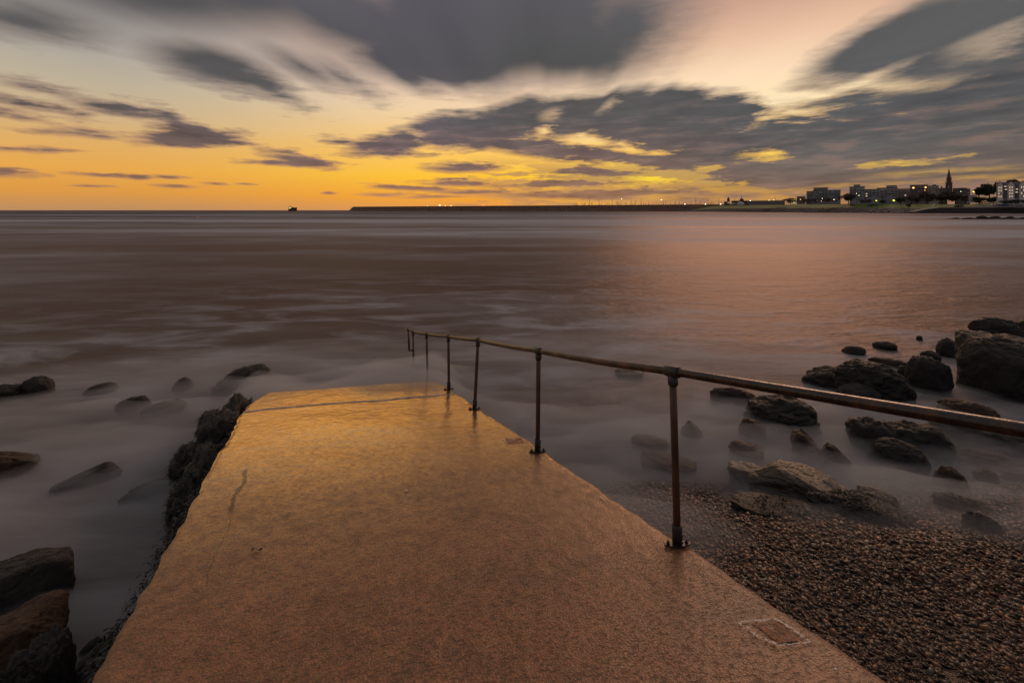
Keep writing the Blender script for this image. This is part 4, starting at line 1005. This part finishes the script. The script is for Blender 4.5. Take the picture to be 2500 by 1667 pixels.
# trees
M['leafd']=simple('dark_evergreen_leaf',(.022,.026,.017),.8,0,.5,.5); M['leafb']=simple('autumn_brown_leaf',(.085,.055,.042),.85,0,.5,.5); M['bark']=simple('bark',(.03,.022,.018),.9)
def tree(label,x0,x1,yt,yb,d,kind='d',seed=0,n=900,name='broadleaf_tree'):
    rg=np.random.default_rng(seed+900); w=(x1-x0)/F*d; cx=xof((x0+x1)/2,d); zt=zof(yt,d); zb=zof(yb,d)-1.5; h=zt-zb
    root=empty(name,(cx,d,zb),label,'tree','trees on the headland')
    mb=MB(); mb.tube([(0,0,0),(.02*w,0,h*.4),(0,.1,h*.75)],[.028*h+.1,.02*h+.06,.05],7)
    for k in range(5):
        a=k*1.3; mb.tube([(0,0,h*(.3+.07*k)),(math.cos(a)*w*.2,math.sin(a)*w*.2,h*(.5+.07*k)),(math.cos(a)*w*.34,math.sin(a)*w*.3,h*(.6+.07*k))],[.012*h+.05,.04,.03],5)
    mb.build('trunk',M['bark'],root,True)
    L=8+int(w/3); C=rg.normal(size=(L,3)); C/=np.linalg.norm(C,axis=1)[:,None]; C*=rg.random((L,1))**.4*.62
    C=C*np.array([w/2,w/2.2,h*.42])+np.array([0,0,h*.58]); rr=(.22+.20*rg.random(L))
    k=rg.integers(0,L,n); q=rg.normal(size=(n,3)); q/=np.linalg.norm(q,axis=1)[:,None]; q*=(rg.random((n,1))**.35)
    P=C[k]+q*rr[k][:,None]*np.array([w*.62,w*.55,h*.40]); P[:,2]=np.clip(P[:,2],h*.02,h)
    sz=(.035*min(w,h)+.16)*(.5+rg.random(n)); a=rg.normal(size=(n,3)); a/=np.linalg.norm(a,axis=1)[:,None]; b=np.cross(a,rg.normal(size=(n,3))); b/=np.linalg.norm(b,axis=1)[:,None]
    V=np.stack([P-a*sz[:,None],P+b*sz[:,None]*.8,P+a*sz[:,None],P-b*sz[:,None]*.8],1).reshape(-1,3)
    Fc=np.arange(n*4).reshape(-1,4); link('crown',np_mesh('crown',V,Fc),M['leafd' if kind=='d' else 'leafb'],root)
T=[('round brown tree right of the flat roofed block with raised storey',1929,1968,440,467,600,'b',1500),
('low brown tree in front of the leftmost large block',1880,1912,452,467,590,'b',700),('bushy dark tree at the harbour end of the lawn',1796,1834,453,468,680,'d',800),
('low brown tree beside the small dark house',1836,1868,455,467,650,'b',600),('small dark bush below the tall pale block',1974,1986,457,466,560,'d',300),
('low brown tree at the left foot of the leftmost large block',1862,1884,455,467,600,'b',700),('low brown tree below the curved terrace',1984,2004,456,467,560,'b',700),('low dark tree between the two pavilions',2018,2034,457,467,550,'d',600),
('dark spreading tree right of the pavilions',2052,2084,449,467,540,'d',900),('brown tree between dark tree and the orange lamps',2080,2106,446,467,560,'b',900),
('dark low tree beneath the left orange lamp',2092,2118,451,467,545,'d',700),('broad brown tree beneath the right orange lamp',2112,2150,438,467,570,'b',1500),
('broad brown tree left below the spire',2146,2182,436,467,575,'b',1500),('broad brown tree right below the spire',2176,2212,438,467,570,'b',1500),('lean brown tree left of the white villa',2206,2228,446,467,560,'b',700),
('dark tree above the white villa',2234,2262,424,455,600,'d',1200),('tall dark tree between villa and apartments',2252,2292,419,458,590,'d',1800),
('dark pine behind the cream apartments, left',2282,2312,413,450,560,'d',1500),('umbrella shaped tree rising behind the cream apartments',2306,2342,409,440,560,'d',1500),
('dark tree behind the apartments at the picture edge',2338,2380,414,440,560,'d',1200),
('black evergreen right of the white villa',2232,2268,448,469,530,'d',1200),('black evergreen in front of the cream apartments, left',2262,2300,450,469,430+95,'d',1200),
('black hedge like tree in front of the cream apartments',2300,2346,456,469,455,'d',1200),('black hedge like tree at the picture edge',2340,2390,457,469,455,'d',1000),
('small dark round bush alone on the lawn edge',2080,2093,464,478,505,'b',500),('low reddish bush on the lawn below the spire',2190,2216,468,477,512,'b',500)]
for i,(l,x0,x1,yt,yb,d,k,n) in enumerate(T): tree(l,x0,x1,yt,yb,d,k,i,n,'bush' if 'bush ' in l and 'tree' not in l else 'broadleaf_tree')

# street lamps and harbour lights
def lampmat(n,c,s): return simple(n,c,.5,0,.02,.3,c,s)
LM={'orange':lampmat('orange_lamp',(1,.36,.08),9),'yellow':lampmat('yellow_lamp',(1,.72,.08),7),'green':lampmat('green_yellow_lamp',(.75,.72,.05),2.2),
    'white':lampmat('warm_white_lamp',(1,.86,.62),6),'red':lampmat('red_lamp',(1,.12,.08),4),'gr':lampmat('signal_green_lamp',(.05,.9,.45),3)}
M['pole']=simple('lamp_pole',(.05,.045,.04),.6)
def lamp(label,px,py,yb,d,c,r=.8,name='street_lamp',cat='street lamp',group='lamps along the far shore'):
    x=xof(px,d); z=zof(py,d); zb=zof(yb,d)-1; root=empty(name,(x,d,zb),label,cat,group); off=Vector(root.location)
    mb=MB(off); mb.tube([(x,d,zb),(x,d,z-.2)],[.16,.10],6); mb.tube([(x,d,z-.2),(x-.5,d-.4,z+.25)],.07,5); mb.build('pole',M['pole'],root)
    V,Fc=ICO[2]; r=r*.72; mb=MB(off); mb.add([Vector(v)*r+Vector((x,d-.5,z)) for v in V*np.array([1,.8,.7])],[tuple(int(i) for i in f) for f in Fc]); mb.build('lamp_head',LM[c],root,True)
lamp('left one of two bright orange lamps before the brown block',2097,431.5,466,540,'orange',1.15)
lamp('right one of two bright orange lamps before the brown block',2125,430.5,466,540,'orange',1.0)
lamp('small orange lamp just below the right bright orange one',2123.5,437,466,545,'orange',.5)
lamp('bright yellow street lamp above the white villa',2235,440.5,462,545,'yellow',.95)
lamp('small pale lamp between the spire and the white villa',2206,440,460,545,'white',.4)
lamp('left one of two green yellow lamps at the pavilions',2012,461,467,540,'green',1.2)
lamp('right one of two green yellow lamps at the pavilions',2052,460.5,467,530,'green',1.6)
lamp('small white lamp left of the leftmost large block',1888,456,467,560,'white',.45)
lamp('small white lamp in front of the leftmost large block',1915,458.5,467,560,'white',.55)
lamp('tiny white lamp beside the tree at the leftmost large block',1886,462,467,560,'white',.35)
lamp('tiny white lamp in front of the tall pale block',1967,444.5,466,570,'white',.4)
lamp('signal green light at the harbour end of the trees',1823,465,470,650,'gr',.8)
lamp('dim orange lamp right of the signal green light',1838,458,468,650,'orange',.5)
lamp('white lamp on the harbour shed, right of the domed hall',1723,461,468,740,'white',.9)
lamp('white lamp in the middle of the harbour shed roof',1766,460,468,740,'white',.55)
lamp('white lamp at the right end of the harbour shed',1777,459.5,468,740,'white',.5)
lamp('tall masthead floodlight left of two over the yacht masts',1428,457,476,1300,'white',1.1)
lamp('tall masthead floodlight right of two over the yacht masts',1519,459,476,1250,'white',1.3)
for px,l in ((1573,'low white light left of the small tower, farthest of three'),(1620,'brightest low white light left of the small tower'),(1655,'low white light right beside the small tower')):
    lamp(l,px,469,473,1020,'white',1.2)
lamp('red beacon light on the breakwater',1110,471.5,474,bw_d(1110),'red',2.0,'beacon','beacon','lights on the breakwater')
lamp('green light near the seaward end of the breakwater',982,473,475,bw_d(982),'gr',1.2,'beacon','beacon','lights on the breakwater')
lamp('brightest white light on the breakwater',1010,471.5,474.5,bw_d(1010),'white',2.6,'beacon','beacon','lights on the breakwater')
lamp('faint white light right of the brightest one on the breakwater',1023,472.5,474.5,bw_d(1023),'white',1.2,'beacon','beacon','lights on the breakwater')
lamp('small white light farther right of the brightest one on the breakwater',1036,473,474.5,bw_d(1036),'white',1.3,'beacon','beacon','lights on the breakwater')

# yacht masts behind the breakwater
def mast_template():
    mb=MB(); mb.tube([(0,0,0),(0,0,1)],[.012,.008],6); return mb
tall=[(1323,462),(1344,463),(1354,454.5),(1376,459),(1406,454.5),(1417,461),(1451,461),(1460,459),(1473,456),(1490,461),(1507,462),(1523,461),(1529,461),(1551,461),(1560,462),(1587,462),(1598,453.5),(1608,461),(1626,456),(1635,460),(1651,453.5),(1687,452.5),(1780,450.5),(1786,458)]
mm=simple('mast_alloy',(.06,.045,.035),.6); proto=None
def mast(px,yt,lab):
    d=min(bw_d(px),1500)+60 if px<1660 else 830; yb=476 if px<1660 else 466
    x=xof(px,d); z0=zof(yb,d); h=zof(yt,d)-z0; k=d/F
    root=empty('yacht_mast',(x,d,z0),lab,'mast','yacht masts behind the breakwater')
    mb=MB(); mb.tube([(0,0,0),(0,0,h)],[.42*k,.24*k],6); mb.build('mast_pole',mm,root)
    mb=MB(); mb.box(-1.3*k,1.3*k,-.1,.1,h*.62,h*.62+.25*k); mb.build('crosstree',mm,root)
for px,yt in tall: mast(px,yt,'tall bare yacht mast standing above the breakwater skyline')
rr_=random.Random(9)
for i in range(62):
    px=1318+ (i/61)*335+rr_.uniform(-3,3); mast(px,rr_.uniform(463.5,470),'short bare yacht mast among many behind the breakwater')

# ship
def ship():
    d=1720; root=empty('work_ship',(xof(673,d),d,0),'small work ship with lit yellow green superstructure on the horizon','ship'); off=Vector(root.location)
    hm=simple('rusty_brown_hull',(.12,.05,.03),.7); k=d/F; X=lambda p:xof(p,d); Z=lambda y:zof(y,d)
    mb=MB(off); vs=[]
    for (px,zt) in ((663,480.2),(665,479.6),(672,479),(680,477.2),(682.3,476.8)):
        w=3.2*(1 if px<680 else .15); vs+= [(X(px)+(0 if px<681 else -1),d-w*.7,-.5),(X(px),d-w,Z(zt)),(X(px),d+w,Z(zt)),(X(px)+(0 if px<681 else -1),d+w*.7,-.5)]
    fs=[(4*i+j,4*i+4+j,4*i+5+j,4*i+1+j) for i in range(4) for j in range(3)]+[(0,1,2,3),(19,18,17,16)]; mb.add(vs,fs); mb.build('hull',hm,root)
    mb=MB(off); mb.box(X(664),X(671.5),d-2.6,d+2.6,Z(479.8),Z(475.3)); mb.box(X(664.6),X(669.5),d-2,d+2,Z(475.29),Z(474)); mb.build('superstructure',simple('ship_house',(.3,.28,.12),.6,0,.2,.4),root)
    mb=MB(off); mb.box(X(666),X(667.2),d-2.7,d-2.55,Z(479.4),Z(475.6)); mb.box(X(668.2),X(670),d-2.7,d-2.55,Z(477.4),Z(476.2)); mb.build('deck_lights',lampmat('ship_light',(.85,.8,.25),1.6),root)
    mb=MB(off); mb.tube([(X(665),d,Z(474)),(X(665),d,Z(471.5))],.35,5); mb.build('mast',hm,root)
    mb=MB(off); mb.box(X(672),X(681),d-2.8,d+2.8,Z(478.6),Z(476.6)); mb.build('cargo',simple('ship_cargo',(.10,.045,.03),.8),root)
ship()
# buoys
def buoy(px,yb,s,lab):
    d=F*CZ/(yb-HZ); x=xof(px,d); root=empty('buoy',(x,d,0),lab,'buoy','orange buoys on the sea'); V,Fc=ICO[3]
    V=V*np.array([1.0,1.0,.62])*s; V[:,2]*=np.where(V[:,2]>0,1,.5); om=simple('orange_buoy',(.62,.21,.02),.5,0,.1,1); link('float',np_mesh('float',V,Fc),om,root,True)
    mb=MB(); mb.tube([(0,0,s*.4),(s*.25,0,s*1.25)],[s*.28,s*.1],8); mb.build('top_mark',om,root,True)
buoy(454,500,.62,'orange buoy floating alone on the left sea'); buoy(1084,492.5,.75,'tiny orange buoy in front of the breakwater, left of two'); buoy(1399,490,.75,'tiny orange buoy in front of the breakwater, right of two')

# reef off the headland
def reef():
    xs=[(2170,2188,502,503.2),(2184,2206,499.5,503),(2204,2246,499,503.4),(2240,2272,495.2,503.2),(2266,2300,496,503),(2290,2312,500,503.4),(2306,2332,496.5,503),(2326,2345,501,503.4),(2340,2380,497.5,503.4)]
    nm=['leftmost tip','small pointed rock','long low rock','highest rock','lumpy middle rock','low flat rock','rounded rock','flattest rock','rightmost rock']
    for i,(a,b,yt,yb) in enumerate(xs): rock('dark rock of the far reef off the headland, '+nm[i],a,b,yt,yb,seed=200+i,mat='rock',dr=.6,sub=4,rough=.16,name='reef_rock',group='rocks of the far reef')
reef()
# cars and containers by the sea wall
def car(px,d,lab,c):
    x=xof(px,d); z=zof(472.5,d); root=empty('parked_car',(x,d,z),lab,'car'); mb=MB()
    pr=[(-2.1,.35),(-2.15,.8),(-1.5,.95),(-.9,1.42),(.6,1.45),(1.3,.98),(2.1,.85),(2.15,.35)]
    vs=[(a,-.85,b) for a,b in pr]+[(a,.85,b) for a,b in pr]; n=len(pr)
    mb.add(vs,[tuple(range(n)),tuple(range(2*n-1,n-1,-1))]+[(i,n+i,n+(i+1)%n,(i+1)%n) for i in range(n)]); mb.build('body',simple('car_paint',c,.3),root)
    mb=MB(); mb.box(-.85,.75,-.87,.87,1.0,1.3); mb.build('windows',M['glassd'],root)
    for sx in (-1.3,1.3):
        for sy in (-.8,.8):
            mb=MB(); mb.tube([(sx,sy-.1,.32),(sx,sy+.1,.32)],.32,12); mb.build('wheel',M['fitting'],root)
car(2280.5,508,'white car parked left of the blue container by the sea wall',(.6,.6,.6))
car(2287,510,'grey car parked right behind the white car',(.3,.3,.3))
mb=MB((xof(2307,506),506,0)); mb.box(xof(2298,506),xof(2317,506),506,509,zof(474,506),zof(466.8,506))
for i in range(14):
    x=xof(2298.5,506)+i*.62; mb.box(x,x+.2,505.9,505.998,zof(473.8,506),zof(467,506))
o=mb.build('shipping_container',simple('blue_container',(.05,.08,.16),.6)); o.location=(xof(2307,506),506,0); tag(o,'blue container beside the pale low building at the right shore','container')
building('beach_kiosk','pale flat kiosk right of the blue container',506,[(2319,2343,467)],yb=474,wall=(.24,.24,.24),floors=False,depth=5)
building('beach_kiosk','grey flat kiosk at the picture edge by the sea wall',506,[(2345,2375,468)],yb=474,wall=(.16,.16,.17),floors=False,depth=5)
# upturned white dinghy on the lawn
d=505; mb=MB((xof(2144,d),d,0)); L=2.2; vs=[]; n=10
for i in range(n+1):
    a=i/n*2-1; w=.75*(1-a*a)**.6+.03
    for q in (-1,-.5,0,.5,1): vs.append((xof(2144,d)+a*L,d+q*w,zof(471.5,d)+a*1.2+.65*(1-q*q)*(1-a*a)**.4))
mb.add(vs,[(i*5+j,(i+1)*5+j,(i+1)*5+j+1,i*5+j+1) for i in range(n) for j in range(4)])
o=mb.build('upturned_dinghy',simple('white_hull',(.55,.53,.5),.5),None,True); o.location=(xof(2144,d),d,0); tag(o,'white upturned dinghy on the lawn below the broad brown trees','boat')

# ------------------------------------------------------------------ render settings
vs_=sc.view_settings; vs_.view_transform='Standard'; vs_.look='None'; vs_.exposure=0; vs_.gamma=1
cy=sc.cycles; cy.use_denoising=True
try: cy.denoiser='OPENIMAGEDENOISE'
except Exception: pass
cy.max_bounces=6; cy.diffuse_bounces=2; cy.glossy_bounces=3; cy.transparent_max_bounces=10; cy.volume_bounces=1; cy.sample_clamp_indirect=4
